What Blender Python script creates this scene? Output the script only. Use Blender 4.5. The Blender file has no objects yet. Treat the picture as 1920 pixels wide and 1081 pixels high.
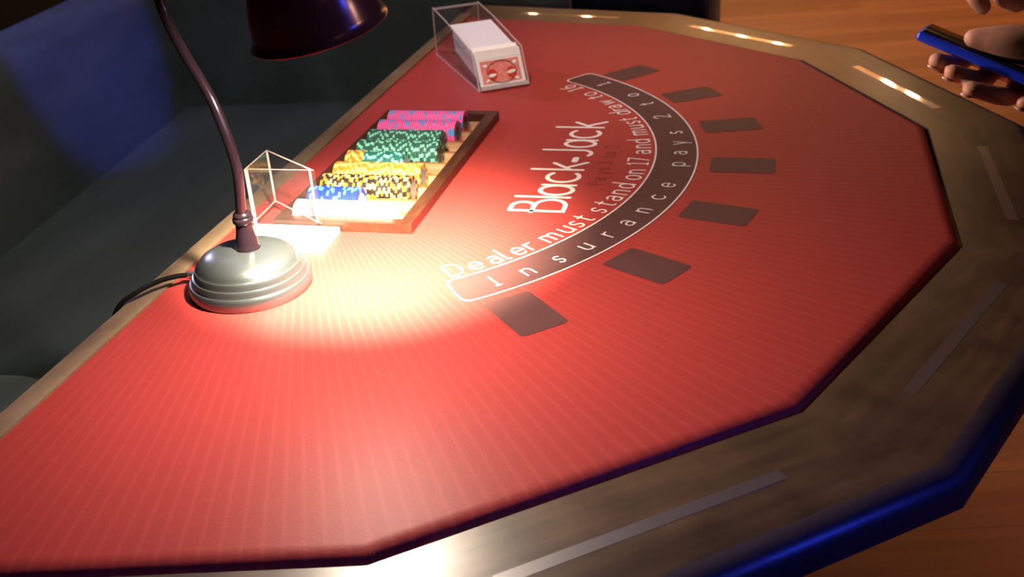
import bpy, bmesh, math, random
from mathutils import Vector, Matrix, geometry
import numpy as np
R = math.radians
PI = math.pi
random.seed(7)
C = bpy.context.scene.collection
sc = bpy.context.scene

# Everything is laid out in table units (felt radius 0.82) and the whole place is
# brought to real size (metres) at the end with one factor.
K = 1.12

# ------------------------------------------------------------------ camera
CAM_LOC = Vector((1.26475, 0.61285, 0.48530))
cR = Vector((-0.22950801, 0.97125542, -0.06315834))
cU = Vector((-0.45246889, -0.04901596, 0.89043211))
cF = Vector((-0.86174125, -0.23293849, -0.45071242))
cam_d = bpy.data.cameras.new('camera')
cam = bpy.data.objects.new('camera', cam_d)
C.objects.link(cam)
cam.matrix_world = Matrix(((cR.x, cU.x, -cF.x, CAM_LOC.x * K), (cR.y, cU.y, -cF.y, CAM_LOC.y * K),
                           (cR.z, cU.z, -cF.z, CAM_LOC.z * K), (0, 0, 0, 1)))
cam_d.sensor_fit = 'HORIZONTAL'
cam_d.sensor_width = 36
cam_d.lens = 2039.264 / 1920 * 36
cam_d.clip_start = 0.01
cam_d.clip_end = 60
cam_d.dof.use_dof = True
cam_d.dof.focus_distance = 1.12
cam_d.dof.aperture_fstop = 9.0
sc.camera = cam

# ------------------------------------------------------------------ world, exposure
w = bpy.data.worlds.new('world')
sc.world = w
w.use_nodes = True
w.node_tree.nodes['Background'].inputs[0].default_value = (0.72, 0.72, 0.74, 1)
w.node_tree.nodes['Background'].inputs[1].default_value = 0.05
sc.view_settings.view_transform = 'Standard'
sc.view_settings.look = 'None'
sc.view_settings.gamma = 1
sc.view_settings.use_curve_mapping = False
sc.view_settings.exposure = 0.0

BULB_E = 235.0         # lamp bulb radiance
def light(name, kind, loc, energy, color, radius=0.05, target=None, angle=None, blend=0.3):
    d = bpy.data.lights.new(name, kind)
    d.energy = energy * K * K
    d.color = color
    if kind in ('POINT', 'SPOT'):
        d.shadow_soft_size = radius
    if kind == 'SPOT':
        d.spot_size = R(angle); d.spot_blend = blend
    o = bpy.data.objects.new(name, d)
    C.objects.link(o)
    o.location = Vector(loc) * K
    if target is not None:
        o.rotation_euler = (Vector(target) - Vector(loc)).to_track_quat('-Z', 'Y').to_euler()
    return o
# blue room spots, dim warm room light and added fills for single parts
light('blue_spot_booth', 'SPOT', (0.35, 1.3, 1.6), 165, (0.07, 0.11, 1.0), 0.03, (-0.77, -0.87, -0.05), 11.2, 0.35)
light('blue_spot_front', 'SPOT', (1.05, 3.6, 1.55), 170, (0.03, 0.06, 1.0), 0.16, (0.90, 0.75, -0.05), 16, 0.6)
light('blue_spot_right', 'SPOT', (-2.2, 2.9, 1.6), 14, (0.03, 0.05, 1.0), 0.05, (-1.9, 0.2, -0.3), 30, 0.6)
light('warm_floor_glow', 'SPOT', (-3.6, 1.3, 1.65), 150, (1.0, 0.52, 0.28), 0.1, (-3.6, 1.3, -0.7), 88, 0.8)
light('warm_wall_fill', 'SPOT', (-7.5, 0.6, 0.2), 500, (1.0, 0.46, 0.16), 0.3, (-10.1, 0.4, 0.9), 130, 0.9)  # added spot warming the far wall, for sheen on the rail
light('hand_fill', 'SPOT', (0.35, -1.7, 1.62), 190, (1.0, 0.70, 0.55), 0.05, (0.35, 0.80, 0.25), 10, 0.6)  # added spot from the dealer side, brightens the hand and phone
light('ceiling_fill', 'SPOT', (-1.5, -1.9, 0.9), 430, (0.74, 0.68, 1.0), 0.1, (-1.2, 0.3, 1.7), 110, 0.9)  # added lavender light on the ceiling, mirrored in the near steel strips
light('tray_fill', 'SPOT', (0.10, -0.05, 1.62), 62, (1.0, 0.80, 0.72), 0.06, (-0.36, 0.20, 0.0), 31, 1.0)  # added overhead spot that brightens the card shoe and tray
light('warm_ceiling_fill', 'SPOT', (-7.2, 0.4, 0.3), 2500, (1.0, 0.42, 0.12), 0.3, (-7.2, 0.4, 1.7), 140, 0.9)  # added orange light on the distant ceiling, reflected by the far rail
light('far_table_fill', 'SPOT', (-0.75, 0.5, 1.62), 21, (1.0, 0.54, 0.34), 0.25, (-0.65, 0.5, 0.0), 62, 0.9)  # added fill that lifts felt and rail at the far end
light('booth_fill', 'SPOT', (-0.3, -0.25, 1.65), 8.5, (0.95, 1.0, 0.93), 0.2, (-0.45, -0.62, -0.3), 84, 0.8)  # added fill over the velvet seats
light('shade_blue_spot', 'SPOT', (0.9, 3.5, 1.40), 60, (0.03, 0.07, 1.0), 0.10, (0.44, 0.25, 0.31), 5, 0.5)
light('shade_warm_spot', 'SPOT', (0.2, 3.8, 1.20), 40, (1.0, 0.75, 0.6), 0.08, (0.44, 0.25, 0.31), 5, 0.5)
light('warm_floor_fill', 'SPOT', (-0.9, 2.4, 1.62), 60, (1.0, 0.55, 0.3), 0.1, (-0.45, 1.35, -0.69), 40, 0.9)  # added fill for the bare floor beside the table
light('desk_lamp_spill', 'POINT', (0.4432, 0.2438, 0.2852), 6.5, (1.0, 0.84, 0.68), 0.010)
light('room_fill_front', 'SPOT', (1.9, 1.9, 1.6), 2, (1.0, 0.6, 0.42), 0.35, (0.4, 0.8, -0.3), 120, 0.8)
# the reflector bulb of the desk lamp: its narrow beam (the bulb mesh in the shade gives the rest)
light('desk_lamp_beam', 'SPOT', (0.436, 0.250, 0.2865), 112, (1.0, 0.90, 0.62), 0.012, (0.290, 0.205, 0.0), 74, 1.0)

# ------------------------------------------------------------------ materials
def mat(name, color=(0.5, 0.5, 0.5), rough=0.5, metal=0.0, spec=0.5, **kw):
    m = bpy.data.materials.new(name)
    m.use_nodes = True
    b = m.node_tree.nodes['Principled BSDF']
    b.inputs['Base Color'].default_value = (*color, 1)
    b.inputs['Roughness'].default_value = rough
    b.inputs['Metallic'].default_value = metal
    b.inputs['Specular IOR Level'].default_value = spec
    for k, v in kw.items():
        b.inputs[k.replace('_', ' ')].default_value = v
    return m
def N(m, t, **kw):
    n = m.node_tree.nodes.new(t)
    for k, v in kw.items():
        setattr(n, k, v)
    return n
def L(m, a, b):
    m.node_tree.links.new(a, b)
def bsdf(m):
    return m.node_tree.nodes['Principled BSDF']
def coords(m, scale=(1, 1, 1), src='Object'):
    tc = N(m, 'ShaderNodeTexCoord'); mp = N(m, 'ShaderNodeMapping')
    L(m, tc.outputs[src], mp.inputs[0]); mp.inputs['Scale'].default_value = scale
    return mp.outputs[0]
def noise(m, vec, scale, detail=3, rough=0.5):
    n = N(m, 'ShaderNodeTexNoise'); n.inputs['Scale'].default_value = scale
    n.inputs['Detail'].default_value = detail; n.inputs['Roughness'].default_value = rough
    L(m, vec, n.inputs['Vector'])
    return n.outputs['Fac']
def ramp(m, fac, stops):
    r = N(m, 'ShaderNodeValToRGB')
    el = r.color_ramp.elements
    while len(el) < len(stops): el.new(0.5)
    for e, (p, c) in zip(el, stops):
        e.position = p; e.color = (*c, 1) if len(c) == 3 else c
    L(m, fac, r.inputs[0])
    return r.outputs['Color']
def math_n(m, op, a, b=None, c=None):
    n = N(m, 'ShaderNodeMath', operation=op)
    for i, v in enumerate((a, b, c)):
        if v is None: continue
        if isinstance(v, (int, float)): n.inputs[i].default_value = v
        else: L(m, v, n.inputs[i])
    return n.outputs[0]
def bump(m, h, strength=0.2, dist=0.001):
    b = N(m, 'ShaderNodeBump'); b.inputs['Strength'].default_value = strength
    b.inputs['Distance'].default_value = dist
    L(m, h, b.inputs['Height']); L(m, b.outputs[0], bsdf(m).inputs['Normal'])

# red printed felt with thin radial lines
M_felt = mat('red_felt', (0.34, 0.03, 0.026), 0.5, spec=0.22)
v = coords(M_felt)
sp = N(M_felt, 'ShaderNodeSeparateXYZ'); L(M_felt, v, sp.inputs[0])
ang = math_n(M_felt, 'ARCTAN2', math_n(M_felt, 'ADD', sp.outputs[1], 0.012), math_n(M_felt, 'ADD', sp.outputs[0], 0.006))
fr = math_n(M_felt, 'FRACT', math_n(M_felt, 'MULTIPLY', ang, 180 / PI / 1.043))
tri = math_n(M_felt, 'ABSOLUTE', math_n(M_felt, 'SUBTRACT', fr, 0.5))
fib = noise(M_felt, v, 420, 2, 0.6)
col = ramp(M_felt, math_n(M_felt, 'ADD', tri, math_n(M_felt, 'MULTIPLY', math_n(M_felt, 'SUBTRACT', fib, 0.5), 0.08)),
           [(0.0, (0.375, 0.046, 0.041)), (0.05, (0.37, 0.045, 0.040)), (0.17, (0.335, 0.036, 0.032)), (1.0, (0.325, 0.034, 0.030))])
L(M_felt, col, bsdf(M_felt).inputs['Base Color'])
bump(M_felt, fib, 0.25, 0.0006)
M_print_dark = mat('dark_print', (0.080, 0.034, 0.034), 0.46, spec=0.14)
vd = coords(M_print_dark); bump(M_print_dark, noise(M_print_dark, vd, 420, 2, 0.6), 0.25, 0.0006)
M_print_white = mat('white_print', (0.80, 0.70, 0.66), 0.55, spec=0.3)
M_print_faint = mat('faint_dark_red_print', (0.17, 0.016, 0.014), 0.55, spec=0.3)

def wood(name, c0, c1, c2, rough=0.35, scale=(3, 60, 60), src='UV', spec=0.5, coat=0.0):
    m = mat(name, c1, rough, spec=spec, Coat_Weight=coat, Coat_Roughness=0.12)
    vv = coords(m, scale, src)
    a = noise(m, vv, 1.0, 6, 0.65)
    v2 = coords(m, (scale[0] * 1.6, scale[1] * 0.14, scale[2] * 0.14), src)
    b = noise(m, v2, 1.0, 4, 0.6)
    f = math_n(m, 'ADD', math_n(m, 'MULTIPLY', a, 0.5), math_n(m, 'MULTIPLY', b, 0.5))
    L(m, ramp(m, f, [(0.34, c0), (0.5, c1), (0.66, c2)]), bsdf(m).inputs['Base Color'])
    rr = math_n(m, 'ADD', math_n(m, 'MULTIPLY', b, 0.16), rough - 0.08)
    L(m, rr, bsdf(m).inputs['Roughness'])
    bump(m, a, 0.08, 0.0006)
    return m
M_rail = wood('varnished_rail_wood', (0.020, 0.011, 0.006), (0.056, 0.032, 0.015), (0.11, 0.060, 0.027), 0.33, (7, 60, 60), spec=0.75)
M_rail_lit = wood('lamplit_dealer_rail_wood', (0.10, 0.062, 0.036), (0.165, 0.108, 0.066), (0.22, 0.15, 0.096), 0.38, (7, 60, 60))  # paler rail wood, lamplight on the dealer side put into the colour
M_edge = mat('dark_rail_edge', (0.042, 0.030, 0.040), 0.36, spec=0.5)
M_tray = wood('mahogany_tray_wood', (0.036, 0.011, 0.006), (0.062, 0.020, 0.011), (0.09, 0.032, 0.017), 0.32, (14, 160, 160), 'Object')
M_trough = wood('light_trough_wood', (0.24, 0.105, 0.045), (0.34, 0.165, 0.075), (0.43, 0.22, 0.11), 0.45, (140, 10, 140), 'Object')
M_ridge = wood('red_brown_ridge_wood', (0.22, 0.07, 0.025), (0.33, 0.11, 0.04), (0.42, 0.15, 0.06), 0.4, (140, 10, 140), 'Object')
M_strip = mat('brushed_steel', (0.48, 0.46, 0.46), 0.07, metal=1.0)
_g = N(M_strip, 'ShaderNodeBsdfGlossy'); _g.inputs['Color'].default_value = (0.48, 0.46, 0.46, 1); _g.inputs['Roughness'].default_value = 0.38
_m = N(M_strip, 'ShaderNodeMixShader'); _m.inputs[0].default_value = 0.45
L(M_strip, bsdf(M_strip).outputs[0], _m.inputs[1]); L(M_strip, _g.outputs[0], _m.inputs[2]); L(M_strip, _m.outputs[0], M_strip.node_tree.nodes['Material Output'].inputs[0])
vs = coords(M_strip, (2, 300, 1), 'UV'); bump(M_strip, noise(M_strip, vs, 1.0, 3), 0.12, 0.0003)

# velvet
def velvet(name, c0, c1):
    m = mat(name, c0, 0.75, spec=0.15, Sheen_Weight=0.35, Sheen_Roughness=0.45)
    bsdf(m).inputs['Sheen Tint'].default_value = (0.55, 0.65, 0.62, 1)
    vv = coords(m, (2.0, 7.0, 7.0))
    f = noise(m, vv, 1.3, 4, 0.6)
    L(m, ramp(m, f, [(0.35, c0), (0.7, c1)]), bsdf(m).inputs['Base Color'])
    bump(m, noise(m, coords(m, (1, 1, 1)), 500, 2), 0.15, 0.0008)
    return m
M_velvet = velvet('dark_green_velvet', (0.094, 0.122, 0.120), (0.14, 0.18, 0.178))
M_velvet_navy = velvet('navy_velvet', (0.016, 0.018, 0.035), (0.024, 0.027, 0.05))

# floor planks
M_floor = mat('wood_plank_floor', (0.3, 0.13, 0.05), 0.34, spec=0.45)
vf = coords(M_floor)
br = N(M_floor, 'ShaderNodeTexBrick'); br.offset = 0.37
mp2 = N(M_floor, 'ShaderNodeMapping'); mp2.inputs['Rotation'].default_value = (0, 0, R(90 - 14))
tc2 = N(M_floor, 'ShaderNodeTexCoord'); L(M_floor, tc2.outputs['Object'], mp2.inputs[0])
L(M_floor, mp2.outputs[0], br.inputs['Vector'])
br.inputs['Scale'].default_value = 1.0
br.inputs['Brick Width'].default_value = 1.35
br.inputs['Row Height'].default_value = 0.14
br.inputs['Mortar Size'].default_value = 0.0009
br.inputs['Color1'].default_value = (0.30, 0.115, 0.045, 1)
br.inputs['Color2'].default_value = (0.42, 0.18, 0.078, 1)
br.inputs['Mortar'].default_value = (0.20, 0.075, 0.03, 1)
mp3 = N(M_floor, 'ShaderNodeMapping'); mp3.inputs['Scale'].default_value = (1.2, 22, 1)
L(M_floor, mp2.outputs[0], mp3.inputs[0])
gr = noise(M_floor, mp3.outputs[0], 1.0, 5, 0.6)
mx = N(M_floor, 'ShaderNodeMix', data_type='RGBA', blend_type='MULTIPLY'); mx.inputs[0].default_value = 0.75
L(M_floor, br.outputs['Color'], mx.inputs[6])
L(M_floor, ramp(M_floor, gr, [(0.3, (0.55, 0.5, 0.46)), (0.7, (1.1, 1.08, 1.0))]), mx.inputs[7])
L(M_floor, mx.outputs[2], bsdf(M_floor).inputs['Base Color'])
M_wall = mat('dark_plaster_wall', (0.05, 0.045, 0.05), 0.8)
L(M_wall, ramp(M_wall, noise(M_wall, coords(M_wall), 6, 4), [(0.3, (0.022, 0.038, 0.034)), (0.7, (0.03, 0.05, 0.045))]), bsdf(M_wall).inputs['Base Color'])
M_ceil = mat('dark_ceiling_paint', (0.12, 0.1, 0.09), 0.8)
L(M_ceil, ramp(M_ceil, noise(M_ceil, coords(M_ceil), 5, 4), [(0.3, (0.11, 0.09, 0.08)), (0.7, (0.14, 0.12, 0.11))]), bsdf(M_ceil).inputs['Base Color'])

M_pewter = mat('satin_pewter', (0.19, 0.21, 0.23), 0.27, metal=0.85)
M_bronze = mat('dark_bronze', (0.24, 0.14, 0.13), 0.2, metal=0.85)
M_neck = mat('dark_purple_bronze', (0.013, 0.007, 0.011), 0.2, metal=0.0, spec=0.42)
M_shadepaint = mat('dark_brown_enamel', (0.15, 0.06, 0.055), 0.22, metal=0.4, spec=0.6)
M_shade_in = mat('white_shade_lining', (0.8, 0.78, 0.74), 0.5)
M_black = mat('black_cable_rubber', (0.003, 0.003, 0.003), 0.75, spec=0.08)
M_silver = mat('silver_collar', (0.75, 0.74, 0.73), 0.3, metal=1.0)
for mm, s in ((M_pewter, 16), (M_bronze, 16)):
    f = noise(mm, coords(mm), s, 3)
    r0 = bsdf(mm).inputs['Roughness'].default_value
    L(mm, math_n(mm, 'ADD', math_n(mm, 'MULTIPLY', f, 0.08), r0 - 0.04), bsdf(mm).inputs['Roughness'])
def emis(name, color, s):
    m = mat(name, (0.8, 0.8, 0.8), 0.5)
    bsdf(m).inputs['Emission Color'].default_value = (*color, 1)
    bsdf(m).inputs['Emission Strength'].default_value = s
    return m
M_bulb = emis('lit_bulb', (1.0, 0.80, 0.62), BULB_E)
M_down = emis('lit_warm_downlight', (1.0, 0.62, 0.33), 380)
M_green = emis('lit_green_light', (0.25, 1.0, 0.2), 9)
def acrylic(name, tint=(0.97, 0.95, 0.96), rough=0.02):
    m = bpy.data.materials.new(name); m.use_nodes = True
    nt = m.node_tree; nt.nodes.remove(nt.nodes['Principled BSDF'])
    out = nt.nodes['Material Output']
    tr = N(m, 'ShaderNodeBsdfTransparent'); tr.inputs[0].default_value = (*tint, 1)
    gl = N(m, 'ShaderNodeBsdfGlossy'); gl.inputs['Roughness'].default_value = rough
    df = N(m, 'ShaderNodeBsdfDiffuse'); df.inputs[0].default_value = (0.8, 0.72, 0.72, 1)
    fr = N(m, 'ShaderNodeFresnel'); fr.inputs['IOR'].default_value = 1.49
    nz = noise(m, coords(m), 60, 3, 0.6)
    m1 = N(m, 'ShaderNodeMixShader'); m2 = N(m, 'ShaderNodeMixShader')
    L(m, math_n(m, 'MULTIPLY', nz, 0.016), m1.inputs[0])
    L(m, tr.outputs[0], m1.inputs[1]); L(m, df.outputs[0], m1.inputs[2])
    geo = N(m, 'ShaderNodeNewGeometry')
    L(m, math_n(m, 'MULTIPLY', fr.outputs[0], math_n(m, 'SUBTRACT', 1.0, geo.outputs['Backfacing'])), m2.inputs[0]); L(m, m1.outputs[0], m2.inputs[1]); L(m, gl.outputs[0], m2.inputs[2])
    L(m, m2.outputs[0], out.inputs[0])
    return m
M_acryl = acrylic('clear_acrylic', (0.985, 0.97, 0.975))
M_acryl_edge = mat('polished_acrylic_edge', (0.80, 0.70, 0.70), 0.15, spec=0.6, Transmission_Weight=0.45)
M_white_plastic = mat('white_plastic', (0.82, 0.80, 0.84), 0.3)
M_card_edge = mat('card_edges', (0.72, 0.72, 0.66), 0.6)
sxe = coords(M_card_edge, (1, 1, 1)); 
wv = N(M_card_edge, 'ShaderNodeTexWave', wave_type='BANDS', bands_direction='Y'); wv.inputs['Scale'].default_value = 500
L(M_card_edge, sxe, wv.inputs['Vector'])
L(M_card_edge, ramp(M_card_edge, wv.outputs['Fac'], [(0.0, (0.6, 0.6, 0.54)), (1.0, (0.8, 0.8, 0.75))]), bsdf(M_card_edge).inputs['Base Color'])
M_card_white = mat('white_card_paper', (0.85, 0.83, 0.82), 0.35)
M_card_red = mat('red_card_back_print', (0.66, 0.14, 0.11), 0.35)
vo = N(M_card_red, 'ShaderNodeTexVoronoi'); vo.inputs['Scale'].default_value = 260
L(M_card_red, coords(M_card_red), vo.inputs['Vector'])
L(M_card_red, ramp(M_card_red, vo.outputs['Distance'], [(0.1, (0.84, 0.38, 0.34)), (0.6, (0.74, 0.21, 0.18))]), bsdf(M_card_red).inputs['Base Color'])
M_card_deep = mat('deep_red_ink', (0.58, 0.05, 0.03), 0.35)
M_blue_case = mat('glossy_blue_phone_case', (0.012, 0.035, 0.55), 0.28, spec=0.6)
M_screen = mat('dark_phone_screen', (0.01, 0.01, 0.012), 0.1)
M_skin = mat('skin', (0.50, 0.245, 0.165), 0.5, spec=0.35, Subsurface_Weight=0.08)
bsdf(M_skin).inputs['Subsurface Radius'].default_value = (0.012, 0.004, 0.002)
L(M_skin, ramp(M_skin, noise(M_skin, coords(M_skin), 45, 4), [(0.3, (0.44, 0.20, 0.135)), (0.7, (0.55, 0.28, 0.195))]), bsdf(M_skin).inputs['Base Color'])
M_nail = mat('fingernail', (0.72, 0.48, 0.42), 0.15, spec=0.8)
M_shirt = mat('dark_shirt_cloth', (0.03, 0.028, 0.03), 0.8)
M_trouser = mat('dark_trouser_cloth', (0.02, 0.022, 0.03), 0.85)
M_hair = mat('dark_hair', (0.02, 0.012, 0.008), 0.5)
M_shoe = mat('black_leather', (0.015, 0.014, 0.013), 0.35)
M_lip = mat('lips', (0.42, 0.14, 0.11), 0.45)
M_eye = mat('eye_white', (0.35, 0.32, 0.30), 0.4)

# ------------------------------------------------------------------ helpers
def tag(o, label=None, cat=None, group=None, kind=None):
    if label: o['label'] = label
    if cat: o['category'] = cat
    if group: o['group'] = group
    if kind: o['kind'] = kind
    return o
def empty(name, loc=(0, 0, 0), rotz=0.0):
    o = bpy.data.objects.new(name, None); C.objects.link(o)
    o.location = loc; o.rotation_euler = (0, 0, rotz); o.empty_display_size = 0.05
    return o
def obj(name, bm, mats, parent=None, smooth=True, loc=None, world=True):
    """link a bmesh as one object; geometry given in table units of the world (world=True) or of the parent"""
    me = bpy.data.meshes.new(name)
    bmesh.ops.recalc_face_normals(bm, faces=bm.faces)
    if smooth:
        for f in bm.faces: f.smooth = True
    bm.to_mesh(me); bm.free()
    if not isinstance(mats, (list, tuple)): mats = [mats]
    for m in mats: me.materials.append(m)
    if smooth:
        try: me.set_sharp_from_angle(angle=R(38))
        except Exception: pass
    o = bpy.data.objects.new(name, me); C.objects.link(o)
    if loc is not None: o.location = loc
    if parent is not None:
        o.parent = parent
        if world:
            o.matrix_parent_inverse = world_of(parent).inverted()
    return o
def world_of(o):
    m = Matrix.LocRotScale(o.location, o.rotation_euler, o.scale)
    if o.parent: m = world_of(o.parent) @ o.matrix_parent_inverse @ m
    return m
def add_box(bm, x0, x1, y0, y1, z0, z1, bev=0.0, seg=2, M=None, mi=0):
    r = bmesh.ops.create_cube(bm, size=1)
    vs = r['verts']
    for v_ in vs:
        v_.co = Vector(((x0 + x1) / 2 + v_.co.x * (x1 - x0), (y0 + y1) / 2 + v_.co.y * (y1 - y0), (z0 + z1) / 2 + v_.co.z * (z1 - z0)))
    fs = set(f for v_ in vs for f in v_.link_faces)
    if bev:
        es = list(set(e for v_ in vs for e in v_.link_edges))
        r2 = bmesh.ops.bevel(bm, geom=es, offset=bev, segments=seg, profile=0.5, affect='EDGES')
        vs = list(set(v_ for f in r2['faces'] for v_ in f.verts) | set(v_ for v_ in vs if v_.is_valid))
        fs = set(f for v_ in vs for f in v_.link_faces)
    for f in fs: f.material_index = mi
    if M is not None:
        for v_ in vs: v_.co = M @ v_.co
    return vs
def add_prism(bm, pts, ex, mi=0):
    """polygon pts (3D) extruded by vector ex"""
    a = [bm.verts.new(p) for p in pts]
    b = [bm.verts.new(Vector(p) + Vector(ex)) for p in pts]
    n = len(pts)
    fs = [bm.faces.new(a), bm.faces.new(b[::-1])]
    for i in range(n):
        fs.append(bm.faces.new((a[i], b[i], b[(i + 1) % n], a[(i + 1) % n])))
    for f in fs: f.material_index = mi
    return a + b
def add_lathe(bm, prof, seg=64, M=None, mi=0, close=False):
    rings = []
    for r, z in prof:
        if r < 1e-6:
            rings.append([bm.verts.new((0, 0, z))])
        else:
            rings.append([bm.verts.new((r * math.cos(2 * PI * i / seg), r * math.sin(2 * PI * i / seg), z)) for i in range(seg)])
    for a, b in zip(rings[:-1], rings[1:]):
        for i in range(seg):
            j = (i + 1) % seg
            q = [a[i % len(a)], a[j % len(a)], b[j % len(b)], b[i % len(b)]]
            q2 = []
            for v_ in q:
                if v_ not in q2: q2.append(v_)
            if len(q2) > 2:
                f = bm.faces.new(q2); f.material_index = mi
    vs = [v_ for r_ in rings for v_ in r_]
    if M is not None:
        for v_ in vs: v_.co = M @ v_.co
    return vs
def catmull(pts, n=8):
    P = [Vector(p) for p in pts]; P = [P[0] * 2 - P[1]] + P + [P[-1] * 2 - P[-2]]
    out = []
    for i in range(1, len(P) - 2):
        for k in range(n):
            t = k / n
            out.append(0.5 * ((2 * P[i]) + (-P[i - 1] + P[i + 1]) * t + (2 * P[i - 1] - 5 * P[i] + 4 * P[i + 1] - P[i + 2]) * t * t + (-P[i - 1] + 3 * P[i] - 3 * P[i + 1] + P[i + 2]) * t ** 3))
    out.append(P[-2])
    return out
def add_tube(bm, pts, r, seg=12, mi=0, radii=None):
    pts = [Vector(p) for p in pts]; rings = []
    up = None
    for i, p in enumerate(pts):
        t = (pts[min(i + 1, len(pts) - 1)] - pts[max(i - 1, 0)]).normalized()
        if up is None:
            up = t.orthogonal().normalized()
        up = (up - t * up.dot(t)).normalized(); s = t.cross(up)
        rr = radii[i] if radii else r
        rings.append([bm.verts.new(p + (up * math.cos(2 * PI * k / seg) + s * math.sin(2 * PI * k / seg)) * rr) for k in range(seg)])
    for a, b in zip(rings[:-1], rings[1:]):
        for k in range(seg):
            f = bm.faces.new((a[k], a[(k + 1) % seg], b[(k + 1) % seg], b[k])); f.material_index = mi
    bm.faces.new(rings[0][::-1]).material_index = mi; bm.faces.new(rings[-1]).material_index = mi
def frame_mat(o, x, y, z):
    return Matrix(((x[0], y[0], z[0], o[0]), (x[1], y[1], z[1], o[1]), (x[2], y[2], z[2], o[2]), (0, 0, 0, 1)))

def rounded(pts, rad, n=5):
    out = []
    m = len(pts)
    for i in range(m):
        p, a, b = Vector(pts[i]), Vector(pts[i - 1]), Vector(pts[(i + 1) % m])
        d0, d1 = (a - p).normalized(), (b - p).normalized()
        s, e = p + d0 * rad, p + d1 * rad
        for k in range(n + 1):
            t = k / n; out.append(s * (1 - t) ** 2 + p * 2 * t * (1 - t) + e * t * t)
    return out

FLOOR_Z = -0.69
CEIL_Z = 1.70
# ------------------------------------------------------------------ the room
def struct(name, bm, m):
    return tag(obj(name, bm, m, smooth=False), kind='structure')
bm = bmesh.new(); add_box(bm, -10.2, 4.2, -2.6, 6.2, FLOOR_Z - 0.1, FLOOR_Z); struct('floor', bm, M_floor)
bm = bmesh.new(); add_box(bm, -10.2, 4.2, -2.6, 6.2, CEIL_Z, CEIL_Z + 0.1); struct('ceiling', bm, M_ceil)
bm = bmesh.new(); add_box(bm, -10.2, -10.1, -2.5, 6.1, FLOOR_Z, CEIL_Z); struct('wall_far', bm, M_wall)
bm = bmesh.new(); add_box(bm, 4.1, 4.2, -2.5, 6.1, FLOOR_Z, CEIL_Z); struct('wall_near', bm, M_wall)
bm = bmesh.new(); add_box(bm, -10.2, 4.2, -2.6, -2.5, FLOOR_Z, CEIL_Z); struct('wall_left', bm, M_wall)
bm = bmesh.new(); add_box(bm, -10.2, 4.2, 6.1, 6.2, FLOOR_Z, CEIL_Z); struct('wall_right', bm, M_wall)

# downlights in the ceiling whose images run along the far steel strips
DL = [(-8.05, -1.54), (-7.91, -1.04), (-7.47, 0.0), (-7.26, 0.28), (-7.08, 0.56), (-6.02, 1.28), (-5.87, 1.42)]
names = ['farthest left of the row', 'second from the left of the row', 'third from the left of the row', 'middle one of the row',
         'third from the right of the row', 'second from the right of the row', 'farthest right of the row']
for (x, y), nm in zip(DL, names):
    r_ = empty('ceiling_downlight', (x, y, CEIL_Z))
    tag(r_, 'small round warm downlight in the ceiling, ' + nm, 'lamp', 'ceiling downlights')
    b1 = bmesh.new(); add_lathe(b1, [(0.03, 0.0), (0.05, 0.0), (0.052, -0.006), (0.045, -0.014), (0.036, -0.014), (0.034, -0.004), (0.03, 0.0)], 32)
    obj('housing', b1, M_bronze, r_, world=False)
    b1 = bmesh.new(); add_lathe(b1, [(0, -0.022), (0.018, -0.02), (0.03, -0.012), (0.033, -0.003), (0, -0.001)], 24)
    obj('lens', b1, M_down, r_, world=False)
r_ = empty('ceiling_spotlight', (-5.25, 1.74, CEIL_Z))
tag(r_, 'green coloured spotlight in the ceiling beyond the table', 'lamp')
b1 = bmesh.new(); add_lathe(b1, [(0.0, 0.0), (0.08, 0.0), (0.10, -0.08), (0.094, -0.08), (0.076, -0.006)], 32); obj('housing', b1, M_bronze, r_, world=False)
b1 = bmesh.new(); add_lathe(b1, [(0, -0.05), (0.088, -0.05), (0.086, -0.04), (0, -0.04)], 24); obj('lens', b1, M_green, r_, world=False)

# ------------------------------------------------------------------ booth seating
def cushion(bm, lx, ly, lz, bev, M, seg=5):
    add_box(bm, 0, lx, 0, ly, 0, lz, bev, seg, M)
def zrot(o, a):
    return Matrix.Translation(Vector(o)) @ Matrix.Rotation(a, 4, 'Z')
BA = R(6.5)
booth = empty('booth_sofa', (-0.6, -0.85, FLOOR_Z))
tag(booth, 'dark green velvet corner booth sofa behind the straight edge of the card table', 'sofa')
# corner point of the seat/backrest crease
cx0, cy0 = -1.155, -0.876
def bpt(s, t=0.0):   # s along +x from the corner, t towards the table
    return (cx0 + s * math.cos(BA) - t * math.sin(BA), cy0 + s * math.sin(BA) + t * math.cos(BA))
bm = bmesh.new(); o = bpt(-0.12, 0.0)
add_box(bm, -0.1, 1.262, -0.02, 0.47, FLOOR_Z + 0.23, -0.30, 0.035, 5, zrot((*bpt(0), 0), BA))
obj('seat', bm, M_velvet, booth)
bm = bmesh.new(); add_box(bm, -0.2, 1.95, 0.0, 0.38, FLOOR_Z, FLOOR_Z + 0.235, 0.01, 2, zrot((*bpt(0), 0), BA)); obj('base', bm, M_velvet, booth)
bm = bmesh.new()
add_box(bm, -0.03, 1.20, -0.15, 0.0, -0.40, 0.028, 0.045, 6, zrot((*bpt(0), 0), BA) @ Matrix.Rotation(R(3), 4, 'X'))
obj('backrest', bm, M_velvet, booth)
bm = bmesh.new()
add_box(bm, 1.206, 2.3, -0.15, 0.0, -0.40, 0.028, 0.045, 6, zrot((*bpt(0), 0), BA) @ Matrix.Rotation(R(3), 4, 'X'))
obj('backrest', bm, M_velvet, booth)
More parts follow.
